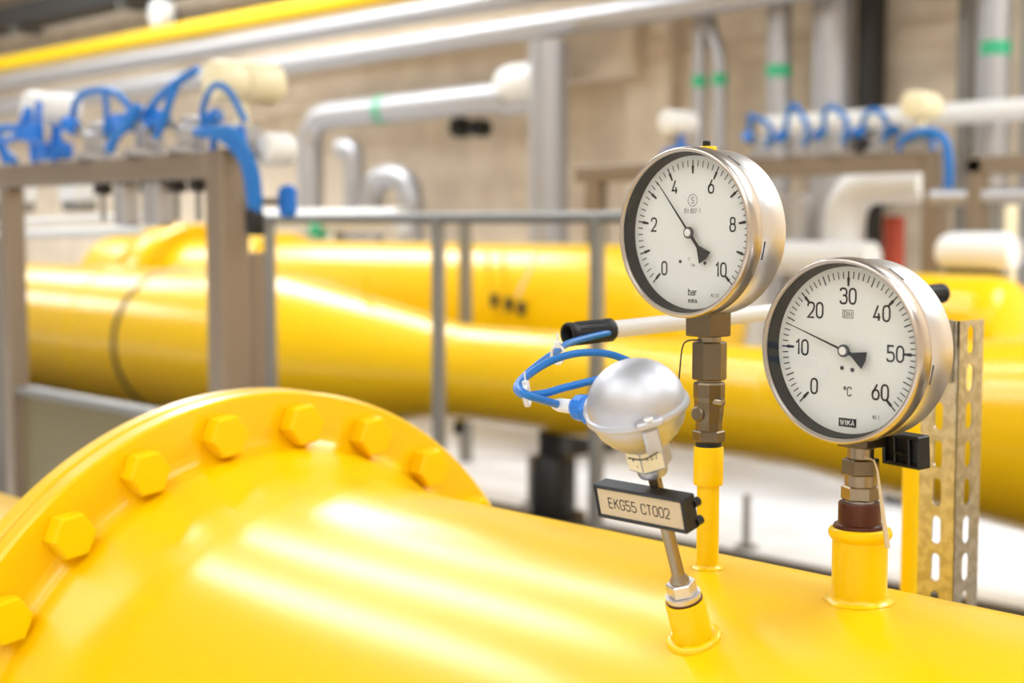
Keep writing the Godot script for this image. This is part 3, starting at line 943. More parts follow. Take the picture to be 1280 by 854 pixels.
func strut() -> void:
	var t := thing("slotted_channel", "upright galvanised steel channel with rows of oval slots behind the thermometer", "channel", Vector3(-0.905, 0, -1.60))
	var h := 1.288
	var w1 := 0.048
	var w2 := 0.058
	var mb := MB.new()
	mb.xf = Transform3D(Basis(), Vector3(-0.010, 0, 0.035))
	slotted(mb, w1, h, 0.0460, 0.0115, 0.034, 0.0022)
	part("front_web", mb.mesh(), M.zinc, t)
	mb = MB.new()
	mb.xf = Transform3D(Basis(Vector3.UP, PI / 2), Vector3(-0.010 + w1 / 2, 0, 0.035 - w2 / 2))
	slotted(mb, w2, h, 0.0460, 0.017, 0.034, 0.0022)
	part("side_web", mb.mesh(), M.zinc, t)
	mb = MB.new()
	mb.cbox(Vector3(0.0022, h, 0.018), Vector3(-0.010 - w1 / 2 + 0.001, h / 2, 0.035 - 0.009), 0.0006)
	part("lip", mb.mesh(), M.zinc, t)
	mb = MB.new()
	mb.cbox(Vector3(0.020, 0.075, 0.003), Vector3(-0.002, h - 0.036, 0.0375), 0.0008)
	part("clip_plate", mb.mesh(), M.galv, t)
	mb = MB.new()
	mb.cbox(Vector3(0.004, 0.06, 0.022), Vector3(-0.041, h + 0.002, 0.024), 0.0008)
	mb.cbox(Vector3(0.018, 0.004, 0.022), Vector3(-0.050, h + 0.018, 0.024), 0.0008)
	part("conduit_bracket", mb.mesh(), M.galv, t)
	mb = MB.new()
	mb.cbox(Vector3(0.12, 0.012, 0.12), Vector3(-0.01, 0.006, 0.005), 0.003)
	part("foot_plate", mb.mesh(), M.galv, t)
	# yellow upright next to it
	t = thing("standpipe", "slim yellow upright pipe left of the slotted steel channel", "pipe", Vector3(-1.04, 0, -1.713))
	mb = MB.new()
	mb.lathe([Vector2(0.0115, 0), Vector2(0.0115, 1.20), Vector2(0.010, 1.205), Vector2(0, 1.205)], 28)
	part("tube", mb.mesh(), M.yellow_bolt, t)
	mb = MB.new()
	mb.lathe([Vector2(0.04, 0), Vector2(0.04, 0.01), Vector2(0.012, 0.014)], 28)
	part("base_flange", mb.mesh(), M.yellow_bolt, t)

const CP := [Vector3(-1.0240, 1.2844, -1.0501), Vector3(-1.0003, 1.2783, -1.0014), Vector3(-0.9691, 1.2715, -0.9460), Vector3(-0.9354, 1.2644, -0.8932), Vector3(-0.9162, 1.2592, -0.8691), Vector3(-0.8936, 1.2566, -0.8562), Vector3(-0.8785, 1.2585, -0.8652), Vector3(-0.8706, 1.2627, -0.8813), Vector3(-0.8624, 1.2671, -0.9052), Vector3(-0.8688, 1.2688, -0.9425), Vector3(-0.8650, 1.2715, -0.9687), Vector3(-0.8753, 1.2751, -0.9802), Vector3(-0.8871, 1.2777, -0.9825), Vector3(-0.8966, 1.2847, -0.9660), Vector3(-0.9056, 1.2870, -0.9421), Vector3(-0.9131, 1.2836, -0.9191), Vector3(-0.9106, 1.2770, -0.8918), Vector3(-0.8980, 1.2696, -0.8604), Vector3(-0.8788, 1.2648, -0.8364), Vector3(-0.8617, 1.2605, -0.8320)]
const TIES := [[Vector3(-0.9567, 1.2809, -0.9603), Vector3(0.0312, -0.0067, 0.0554)], [Vector3(-0.8777, 1.2585, -0.8441), Vector3(0.0152, 0.0019, -0.0090)]]

# ---------------------------------------------------------------- second and third pipe run, railing
func lathe_x(p: Array, segs := 96) -> MB:
	var mb := MB.new()
	mb.xf = Transform3D(Y_TO_X, Vector3.ZERO)
	return mb.lathe(p, segs)

func far_pipes() -> void:
	var z := -4.92
	var y := 0.655
	var t := thing("gas_pipe", "long yellow pipe across the middle, narrowing between two cones behind the railing", "pipe", Vector3(-4.9, y, z))
	var b := 0.465
	var s := 0.243
	var ox := 4.9
	part("wide_section", lathe_x([Vector2(b, -13.0 + ox), Vector2(b, -7.15 + ox)]).mesh(), M.yellow, t)
	part("cone", lathe_x([Vector2(b, -7.15 + ox), Vector2(b - 0.012, -7.0 + ox), Vector2(b - 0.055, -6.75 + ox), Vector2(s + 0.05, -5.95 + ox), Vector2(s + 0.012, -5.7 + ox), Vector2(s, -5.5 + ox)]).mesh(), M.yellow, t)
	part("narrow_section", lathe_x([Vector2(s, -5.5 + ox), Vector2(s, -3.55 + ox)]).mesh(), M.yellow, t)
	part("cone", lathe_x([Vector2(s, -3.55 + ox), Vector2(s + 0.01, -3.4 + ox), Vector2(0.33, -2.7 + ox), Vector2(0.41, -1.9 + ox), Vector2(0.43, -1.5 + ox)]).mesh(), M.yellow, t)
	part("wide_section", lathe_x([Vector2(0.43, -1.5 + ox), Vector2(0.43, 3.0 + ox)]).mesh(), M.yellow, t)
	for q in [[-9.04, b, 0.006, 0.02], [-5.5, s, 0.004, 0.012], [-3.55, s, 0.004, 0.012]]:
		part("weld_seam", lathe_x([Vector2(q[1] - 0.002, q[0] - q[3] + ox), Vector2(q[1] + q[2], q[0] + ox), Vector2(q[1] - 0.002, q[0] + q[3] + ox)]).mesh(), M.weld, t)
	part("strap", lathe_x([Vector2(b, -8.41 + ox), Vector2(b + 0.006, -8.40 + ox), Vector2(b + 0.006, -8.36 + ox), Vector2(b, -8.35 + ox)]).mesh(), M.dark_steel, t)
	var mb := MB.new()
	mb.lathe([Vector2(0.0, -0.30), Vector2(0.028, -0.30), Vector2(0.028, -0.25), Vector2(0.018, -0.24), Vector2(0.018, -0.22)], 16)
	part("drain_plug", mb.mesh(), M.black, t, Transform3D(Basis(), Vector3(-5.62 + ox, -0.02, 0)))
	mb = MB.new()
	mb.tube([Vector3(-6.35 + ox, 0.36, 0.03), Vector3(-6.35 + ox, 0.47, 0.03)], 0.016, 12)
	part("probe", mb.mesh(), M.yellow_bolt, t)
	t = thing("pipe_support", "black two-step pedestal under the narrow part of the middle yellow pipe", "support", Vector3(-4.93, 0, z))
	mb = MB.new()
	mb.lathe([Vector2(0, 0.0), Vector2(0.16, 0.0), Vector2(0.16, 0.02), Vector2(0.108, 0.025), Vector2(0.108, 0.29), Vector2(0.10, 0.30), Vector2(0, 0.30)], 32)
	part("base", mb.mesh(), M.black, t)
	mb = MB.new()
	mb.lathe([Vector2(0.072, 0.30), Vector2(0.072, 0.414)], 32)
	part("screw_jack", mb.mesh(), M.black, t)
	for sx in [-11.0, 0.5]:
		mb = MB.new()
		mb.cbox(Vector3(0.35, 0.19 if sx < 0 else 0.225, 0.5), Vector3(0, 0.095 if sx < 0 else 0.1125, 0), 0.01)
		single("pipe_support", mb.mesh(), M.dark_steel, "dark steel saddle block under the middle yellow pipe at its %s end" % ("far left" if sx < 0 else "right"), "support", Transform3D(Basis(), Vector3(sx, 0, z)))
	# third run, behind
	z = -6.5
	t = thing("gas_pipe", "yellow pipe run furthest back with a domed left end and a raised flange", "pipe", Vector3(-9.0, 0.86, z))
	ox = 9.0
	var r := 0.43
	var dome := []
	for k in 9:
		var a := deg_to_rad(90.0 * k / 8)
		dome.append(Vector2(0.47 * sin(a), -11.95 + ox - 0.47 * cos(a) * 0.8))
	dome.append(Vector2(0.47, -11.2 + ox))
	part("domed_end", lathe_x(dome, 64).mesh(), M.yellow, t)
	part("flange", lathe_x([Vector2(0.40, -11.2 + ox), Vector2(0.545, -11.2 + ox), Vector2(0.56, -11.18 + ox), Vector2(0.56, -10.75 + ox), Vector2(0.545, -10.73 + ox), Vector2(0.42, -10.73 + ox)], 64).mesh(), M.yellow, t)
	part("pipe_body", lathe_x([Vector2(r, -10.75 + ox), Vector2(r, -5.5 + ox), Vector2(r * 0.95, -5.36 + ox), Vector2(r * 0.8, -5.25 + ox), Vector2(r * 0.5, -5.18 + ox), Vector2(0, -5.15 + ox)], 80).mesh(), M.yellow, t)
	part("collar", lathe_x([Vector2(r, -9.75 + ox), Vector2(0.49, -9.75 + ox), Vector2(0.49, -9.45 + ox), Vector2(r, -9.40 + ox)], 64).mesh(), M.yellow, t)
	for q in [[-6.57, 0], [-6.44, 1], [-6.33, 2]]:
		var k := int(q[1])
		t = thing("hand_lever", ["small dark lever valve hanging on the rear yellow pipe, nearest the left grey post", "small dark lever valve in the middle of three on the rear yellow pipe", "small lever valve with a pale slanted handle on the rear yellow pipe"][k], "valve", Vector3(q[0], 0.95, z + 0.46), "lever valves on the rear pipe")
		mb = MB.new()
		mb.cbox(Vector3(0.034, 0.085, 0.05), Vector3(0, -0.02 * k, 0.0), 0.01)
		part("body", mb.mesh(), M.dark_steel, t)
		mb = MB.new()
		mb.tube([Vector3(0, 0.04, 0.03), Vector3(0.0 if k < 2 else 0.2, 0.30, 0.05)], 0.010, 8)
		part("handle", mb.mesh(), M.cream if k == 2 else M.yellow_bolt, t)
	for sx in [-11.6, -6.3]:
		mb = MB.new()
		mb.cbox(Vector3(0.3, 0.39 if sx < -9 else 0.43, 0.4), Vector3(0, 0.195 if sx < -9 else 0.215, 0), 0.01)
		single("pipe_support", mb.mesh(), M.dark_steel, "dark steel block under the rearmost yellow pipe, %s" % ("below its domed end" if sx < -9 else "near its middle"), "support", Transform3D(Basis(), Vector3(sx, 0, z)))
	# short yellow vessel at the right
	t = thing("gas_pipe", "short yellow pipe end with rounded cap, right of the thermometer", "pipe", Vector3(-3.65, 0.92, -6.5))
	part("body", lathe_x([Vector2(0.20, -0.9), Vector2(0.245, -0.88), Vector2(0.245, 0.10), Vector2(0.238, 0.17), Vector2(0.215, 0.225), Vector2(0.17, 0.26), Vector2(0.0, 0.275)], 48).mesh(), M.yellow, t)
	mb = MB.new()
	mb.cbox(Vector3(0.2, 0.68, 0.2), Vector3(-0.3, -0.58, 0), 0.01)
	part("leg", mb.mesh(), M.dark_steel, t)
	# railing in front of the middle pipe
	t = thing("railing", "grey steel railing with three square posts in front of the middle yellow pipe", "railing", Vector3(-4.3, 0, -3.7))
	mb = MB.new()
	mb.tube([Vector3(-1.35, 1.432, 0), Vector3(1.5, 1.432, 0)], 0.021, 16)
	part("top_rail", mb.mesh(), M.galv, t)
	for px in [-5.505, -4.345, -3.495]:
		mb = MB.new()
		mb.cbox(Vector3(0.042, 1.42, 0.042), Vector3(px + 4.3, 0.71, 0), 0.004)
		part("post", mb.mesh(), M.galv, t)
	mb = MB.new()
	mb.cbox(Vector3(0.06, 1.45, 0.06), Vector3(0, 0.725, 0), 0.004)
	single("steel_post", mb.mesh(), M.galv, "single grey post standing between the middle and the rear yellow pipe", "post", Transform3D(Basis(), Vector3(-6.47, 0, -5.72)))
	for q in [[-5.22, 0.25, "left of the black pedestal"], [-3.87, 0.23, "right of the name plate, below the gauges"]]:
		mb = MB.new()
		mb.lathe([Vector2(0.05, 0), Vector2(0.05, 0.012), Vector2(0.017, 0.016), Vector2(0.017, q[1]), Vector2(0.012, q[1] + 0.006), Vector2(0, q[1] + 0.006)], 16)
		single("floor_bolt", mb.mesh(), M.galv, "short grey rod standing on the pale floor, " + q[2], "rod", Transform3D(Basis(), Vector3(q[0], 0, -5.05)), "short rods on the floor")

# ---------------------------------------------------------------- instrument frames
func blue_hose(pts: Array, r: float, label: String, m: Material = null) -> void:
	var p := spline(pts, 6)
	single("hose", MB.new().tube(p, r, 10).mesh(), m if m else M.cable, label, "hose", Transform3D())

func drum(parent: Node3D, called: String, at: Vector3, r: float, l: float, m: Material, dir := Basis()) -> MeshInstance3D:
	var mb := MB.new()
	var c := r * 0.28
	mb.lathe([Vector2(0, 0), Vector2(r - c, 0), Vector2(r - c * 0.3, c * 0.3), Vector2(r, c), Vector2(r, l - c), Vector2(r - c * 0.3, l - c * 0.3), Vector2(r - c, l), Vector2(0, l)], 32)
	return part(called, mb.mesh(), m, parent, Transform3D(dir, at))

# a three-valve block: steel body on a round foot with blue handles
func manifold(at: Vector3, k: float, turn: float, label: String, group: String) -> void:
	var t := thing("valve_manifold", label, "valve", at, group)
	t.rotation.y = turn
	drum(t, "foot", Vector3(0, 0, 0), 0.075 * k, 0.022 * k, M.clad)
	var mb := MB.new()
	mb.cbox(Vector3(0.085, 0.075, 0.07) * k, Vector3(0, 0.055, 0) * k, 0.012 * k)
	part("body", mb.mesh(), M.clad, t)
	for s in [-1.0, 1.0]:
		mb = MB.new()
		mb.tube([Vector3(0.03 * s, 0.07, 0) * k, Vector3(0.085 * s, 0.105, 0.02) * k], 0.013 * k, 12)
		var st := part("stem", mb.mesh(), M.galv, t)
		mb = MB.new()
		mb.tube([Vector3(0.075 * s, 0.10, 0.02) * k, Vector3(0.115 * s, 0.12, 0.03) * k], 0.026 * k, 12)
		part("handle", mb.mesh(), M.blue, st)
	drum(t, "cap", Vector3(0, 0.088, 0) * k, 0.03 * k, 0.03 * k, M.clad)

func transmitter(at: Vector3, k: float, turn: float, label: String, body: Material, double := false) -> void:
	var t := thing("transmitter", label, "transmitter", at)
	t.rotation.y = turn
	var r := 0.052 * k
	if double:
		drum(t, "housing", Vector3(0, 0.16, 0.0) * k, r * 0.93, 0.085 * k, body, Y_TO_Z)
		drum(t, "housing", Vector3(0, 0.16, -0.10) * k, r, 0.105 * k, body, Y_TO_Z)
	else:
		drum(t, "housing", Vector3(0, 0.16, -0.07) * k, r * 0.95, 0.12 * k, body, Y_TO_Z)
		drum(t, "cover", Vector3(0, 0.16, 0.045) * k, r, 0.05 * k, M.white, Y_TO_Z)
	var mb := MB.new()
	mb.lathe([Vector2(0.022, 0.05), Vector2(0.022, 0.07), Vector2(0.016, 0.075), Vector2(0.016, 0.125)], 20)
	var sc := Basis().scaled(Vector3(k, k, k))
	part("neck", mb.mesh(), body if double else M.blue, t, Transform3D(sc, Vector3.ZERO))
	mb = MB.new()
	mb.cbox(Vector3(0.075, 0.05, 0.075), Vector3(0, 0.035, 0), 0.008)
	part("sensor_block", mb.mesh(), M.blue if not double else M.clad, t, Transform3D(sc, Vector3.ZERO))
	for s in [-1.0, 1.0]:
		mb = MB.new()
		mb.tube(spline([Vector3(0.03 * s, 0.05, 0.03), Vector3(0.055 * s, 0.04, 0.04), Vector3(0.06 * s, 0.0, 0.04)], 4), 0.009, 8)
		part("bracket", mb.mesh(), M.blue, t, Transform3D(sc, Vector3.ZERO))

func frames() -> void:
	# ---- near left
	var t := thing("instrument_frame", "beige steel instrument frame at the left carrying valves with blue hoses", "frame", Vector3(-3.55, 0, -2.245))
	var mb := MB.new()
	mb.cbox(Vector3(0.09, 1.615, 0.09), Vector3(0, 0.8075, 0), 0.006)
	part("post", mb.mesh(), M.inox, t)
	mb = MB.new()
	mb.cbox(Vector3(1.6, 0.075, 0.09), Vector3(-0.846, 1.572, 0), 0.006)
	part("top_beam", mb.mesh(), M.inox, t)
	mb = MB.new()
	mb.cbox(Vector3(0.07, 1.535, 0.07), Vector3(-1.385, 0.7675, 0), 0.006)
	part("post", mb.mesh(), M.inox, t)
	mb = MB.new()
	mb.cbox(Vector3(1.28, 0.025, 0.06), Vector3(-0.69, 0.83, 0), 0.004)
	part("lower_rail", mb.mesh(), M.galv, t)
	mb = MB.new()
	mb.cbox(Vector3(1.27, 0.64, 0.012), Vector3(-0.69, 0.50, 0), 0.003)
	var pan := part("panel", mb.mesh(), M.panel, t)
	for q in [-0.95, -0.62]:
		mb = MB.new()
		mb.xf = Transform3D(Y_TO_Z, Vector3(q, 0.62, 0.005))
		mb.lathe([Vector2(0.012, 0), Vector2(0.012, 0.004), Vector2(0, 0.006)], 12)
		part("rivet", mb.mesh(), M.dark_steel, pan)
	mb = MB.new()
	mb.cbox(Vector3(0.045, 1.32, 0.045), Vector3(0, 0.66, 0), 0.004)
	single("steel_post", mb.mesh(), M.inox, "slim beige post right behind the corner post of the left frame", "post", Transform3D(Basis(), Vector3(-3.83, 0, -2.52)))
	var g := "valve blocks on the left frame"
	transmitter(Vector3(-4.58, 1.61, -2.245), 1.1, 0.0, "white and blue transmitter at the left end of the left frame", M.white)
	manifold(Vector3(-4.30, 1.61, -2.25), 1.0, 0.3, "steel valve block on the left frame, next to the white and blue transmitter", g)
	manifold(Vector3(-3.98, 1.61, -2.25), 1.0, -0.2, "steel valve block with blue handles in the middle of the left frame", g)
	manifold(Vector3(-3.74, 1.61, -2.25), 0.9, 0.5, "steel valve block on the left frame below the cream transmitter", g)
	transmitter(Vector3(-3.49, 1.61, -2.26), 1.18, 0.05, "large cream transmitter with a rounded double housing on the left frame corner", M.cream, true)
	t = thing("transmitter_stand", "angular blue bracket with splayed legs holding up the white transmitter", "bracket", Vector3(-4.56, 1.61, -2.13))
	for q in [[Vector3(0.02, 0.17, 0), Vector3(-0.05, 0.08, 0.01), Vector3(-0.11, 0.075, 0.01)], [Vector3(0.02, 0.17, 0), Vector3(0.04, 0.08, 0), Vector3(0.05, 0.0, 0)], [Vector3(0.10, 0.19, 0), Vector3(0.09, 0.09, 0), Vector3(0.12, 0.0, 0)], [Vector3(-0.11, 0.075, 0.01), Vector3(-0.20, 0.07, 0.01), Vector3(-0.15, 0.0, 0)]]:
		part("leg", MB.new().tube(q, 0.011, 8).mesh(), M.blue, t)
	mb = MB.new()
	mb.cbox(Vector3(0.13, 0.05, 0.03), Vector3(0.04, 0.09, 0), 0.006)
	part("plate", mb.mesh(), M.blue, t)
	blue_hose([Vector3(-4.16, 1.81, -2.2), Vector3(-4.15, 1.75, -2.2), Vector3(-4.16, 1.68, -2.2)], 0.009, "thin blue tube dropping from the blue arch to the valve block")
	blue_hose([Vector3(-4.06, 1.63, -2.16), Vector3(-4.0, 1.67, -2.15), Vector3(-3.93, 1.70, -2.15), Vector3(-3.88, 1.75, -2.16)], 0.016, "thick blue hose lying across the middle valve block")
	blue_hose([Vector3(-3.54, 1.64, -2.17), Vector3(-3.53, 1.72, -2.16), Vector3(-3.47, 1.78, -2.16), Vector3(-3.41, 1.76, -2.17), Vector3(-3.38, 1.68, -2.2)], 0.009, "thin blue tube looping below the cream transmitter")
	t = thing("junction_box", "round white junction box hanging right of the left frame corner", "junction box", Vector3(-3.36, 1.62, -2.33))
	drum(t, "housing", Vector3(0, -0.01, 0.0), 0.045, 0.09, M.white, Y_TO_Z)
	mb = MB.new()
	mb.tube([Vector3(0, -0.01, 0.03), Vector3(-0.10, -0.02, 0.06)], 0.012, 10)
	part("bracket", mb.mesh(), M.inox, t)
	blue_hose([Vector3(-4.42, 1.72, -2.22), Vector3(-4.34, 1.80, -2.2), Vector3(-4.22, 1.82, -2.2), Vector3(-4.08, 1.80, -2.2), Vector3(-3.99, 1.73, -2.21)], 0.011, "blue hose arching from the left transmitter to the middle valve block")
	blue_hose([Vector3(-3.93, 1.72, -2.2), Vector3(-3.82, 1.76, -2.18), Vector3(-3.72, 1.80, -2.18), Vector3(-3.62, 1.84, -2.2)], 0.012, "blue hose rising to the cream transmitter")
	blue_hose([Vector3(-3.82, 1.66, -2.18), Vector3(-3.76, 1.70, -2.17), Vector3(-3.72, 1.76, -2.17), Vector3(-3.72, 1.80, -2.19)], 0.012, "short blue hose beside the valve block under the cream transmitter")
	blue_hose([Vector3(-4.78, 1.73, -2.2), Vector3(-4.90, 1.73, -2.19), Vector3(-4.86, 1.66, -2.19), Vector3(-4.80, 1.62, -2.2)], 0.014, "blue hose at the far left below the white and blue transmitter")
	for k in 3:
		blue_hose([Vector3(-3.60 + 0.02 * k, 1.66, -2.18), Vector3(-3.54 + 0.02 * k, 1.66, -2.16), Vector3(-3.45 + 0.018 * k, 1.635 + 0.01 * k, -2.18), Vector3(-3.405 + 0.02 * k, 1.57, -2.21), Vector3(-3.40 + 0.018 * k, 1.48, -2.225), Vector3(-3.40 + 0.012 * k, 1.44, -2.23)], 0.0125, ["blue hose bending over the frame corner, nearest the post", "blue hose bending over the frame corner, middle of three", "blue hose bending over the frame corner, outermost"][k])
	mb = MB.new()
	mb.lathe([Vector2(0, 1.375), Vector2(0.024, 1.375), Vector2(0.027, 1.38), Vector2(0.027, 1.43), Vector2(0.022, 1.445), Vector2(0, 1.445)], 16)
	single("hose_clamp", mb.mesh(), M.black, "black collar holding the blue hoses beside the frame post", "clamp", Transform3D(Basis(), Vector3(-3.388, 0, -2.23)))
	mb = MB.new()
	mb.cbox(Vector3(0.05, 0.09, 0.05), Vector3.ZERO, 0.015)
	t = thing("plug_connector", "small blue plug right of the hoses on the left frame", "plug", Vector3(-3.42, 1.47, -2.36))
	part("body", mb.mesh(), M.blue, t)
	mb = MB.new()
	mb.tube([Vector3(0.0, 0, 0), Vector3(-0.09, 0, 0.08)], 0.012, 8)
	part("bracket", mb.mesh(), M.inox, t)
	# tubing below the beam
	blue_hose([Vector3(-6.9, 1.415, -3.0), Vector3(-6.0, 1.43, -3.0), Vector3(-5.19, 1.446, -3.0)], 0.014, "upper thin white tube behind the left frame", M.white)
	blue_hose([Vector3(-6.9, 1.36, -3.0), Vector3(-6.0, 1.375, -3.0), Vector3(-5.4, 1.385, -3.0)], 0.022, "lower white tube behind the left frame", M.white)
	mb = MB.new()
	mb.cbox(Vector3(0.06, 1.60, 0.06), Vector3(0, 0.80, 0), 0.004)
	single("steel_post", mb.mesh(), M.galv, "grey post carrying the white tubes behind the left frame, at the picture edge", "post", Transform3D(Basis(), Vector3(-6.88, 0, -3.05)))
	for q in [[-6.65, 0.11, "leftmost"], [-6.02, 0.085, "second from left"]]:
		t = thing("terminal_box", "white terminal box behind the left frame beam, " + q[2], "box", Vector3(q[0], 1.55, -3.05), "boxes behind the left frame")
		mb = MB.new()
		mb.cbox(Vector3(q[1] * 2, 0.085, 0.12), Vector3.ZERO, 0.012)
		part("lid", mb.mesh(), M.white, t)
		mb = MB.new()
		mb.cbox(Vector3(q[1] * 1.7, 0.05, 0.10), Vector3(0, -0.06, 0), 0.008)
		part("body", mb.mesh(), M.galv, t)
	for k in 5:
		var px: float = [-4.27, -4.12, -3.98, -3.82, -3.70][k]
		var t2 := thing("impulse_tube", ["thin steel tube under the left beam, first from the left", "thin steel tube under the left beam, second from the left", "thin steel tube under the left beam, third from the left", "thin steel tube under the left beam, fourth from the left", "thin steel tube under the left beam, closest to the corner post"][k], "tube", Vector3(px, 1.535, -2.245), "tubes under the left beam")
		mb = MB.new()
		mb.tube([Vector3.ZERO, Vector3(0, -0.12, 0)], 0.009, 10)
		part("tube", mb.mesh(), M.galv, t2)
		mb = MB.new()
		mb.cbox(Vector3(0.04, 0.035, 0.05), Vector3(0, -0.018, 0), 0.005)
		part("fitting", mb.mesh(), M.dark_steel, t2)
	for q in [[-3.93, 0.10, "left of the corner post, nearer the post"], [-4.12, 0.07, "left of the corner post, further from it"]]:
		mb = MB.new()
		mb.cbox(Vector3(q[1], 0.135, 0.06), Vector3(0, -0.0675, 0), 0.01)
		single("pipe_clamp_box", mb.mesh(), M.clad, "pale grey box hung under the left beam, " + q[2], "box", Transform3D(Basis(), Vector3(q[0], 1.5345, -2.245)), "grey boxes under the left beam")
	# ---- far right
	t = thing("instrument_frame", "beige steel instrument frame far behind the gauges, with blue valves on top", "frame", Vector3(-4.17, 0, -7.05))
	mb = MB.new()
	mb.cbox(Vector3(0.11, 1.80, 0.11), Vector3(0, 0.90, 0), 0.008)
	part("post", mb.mesh(), M.inox, t)
	mb = MB.new()
	mb.cbox(Vector3(2.6, 0.11, 0.11), Vector3(-1.355, 1.745, 0), 0.008)
	part("top_beam", mb.mesh(), M.inox, t)
	mb = MB.new()
	mb.cbox(Vector3(0.11, 1.69, 0.11), Vector3(-2.5, 0.845, 0), 0.008)
	part("post", mb.mesh(), M.inox, t)
	g = "valve blocks on the far frame"
	transmitter(Vector3(-4.27, 1.80, -7.05), 1.55, 0.2, "cream transmitter on the corner of the far instrument frame", M.cream, true)
	var names := ["blue-handled valve block on the far frame, next to the cream transmitter", "blue-handled valve block on the far frame, second from its corner", "blue-handled valve block on the far frame, third from its corner", "blue-handled valve block on the far frame, right beside the pressure gauge"]
	for k in 4:
		manifold(Vector3(-4.52 - 0.27 * k, 1.80, -7.05), 1.1, 0.4 * k, names[k], g)
	for k in 4:
		var bx := -4.45 - 0.26 * k
		blue_hose([Vector3(bx, 1.86, -6.98), Vector3(bx + 0.03, 1.96 + 0.02 * (k % 2), -6.96), Vector3(bx - 0.03 - 0.01 * k, 2.03 + 0.03 * (k % 3), -6.94), Vector3(bx - 0.10, 2.0 + 0.04 * (k % 2), -6.94), Vector3(bx - 0.12, 1.92, -6.97)], 0.017, ["blue hose loop on the far frame, nearest its corner", "blue hose loop on the far frame, second from its corner", "blue hose loop on the far frame, third from its corner", "blue hose loop on the far frame, nearest the pressure gauge"][k])
	blue_hose([Vector3(-4.33, 1.86, -6.96), Vector3(-4.20, 1.90, -6.95), Vector3(-4.08, 1.86, -6.96), Vector3(-4.05, 1.72, -6.97), Vector3(-4.06, 1.52, -6.98)], 0.026, "thick blue hose hanging over the corner of the far frame")
	transmitter(Vector3(-5.95, 1.80, -7.05), 1.5, 0.0, "white and blue transmitter above the pressure gauge, left end of the far frame", M.white)

# ---------------------------------------------------------------- pipework on the back wall
func run(called: String, pts: Array, r: float, m: Material, label: String, bend := 0.0) -> Node3D:
	var t := thing(called, label, "pipe", pts[0])
	var loc := []
	for q in pts: loc.append(q - pts[0])
	if bend > 0.0 and loc.size() > 2: loc = rounded(loc, bend, 10)
	part("tube", MB.new().tube(loc, r, 28).mesh(), m, t)
	return t

func band(t: Node3D, y: float, r: float, m: Material, called := "marker_band", dx := 0.0) -> void:
	var mb := MB.new()
	mb.lathe([Vector2(r, y - 0.045), Vector2(r + 0.004, y - 0.045), Vector2(r + 0.004, y + 0.045), Vector2(r, y + 0.045)], 28)
	part(called, mb.mesh(), m, t, Transform3D(Basis(), Vector3(dx, -t.position.y, 0)))

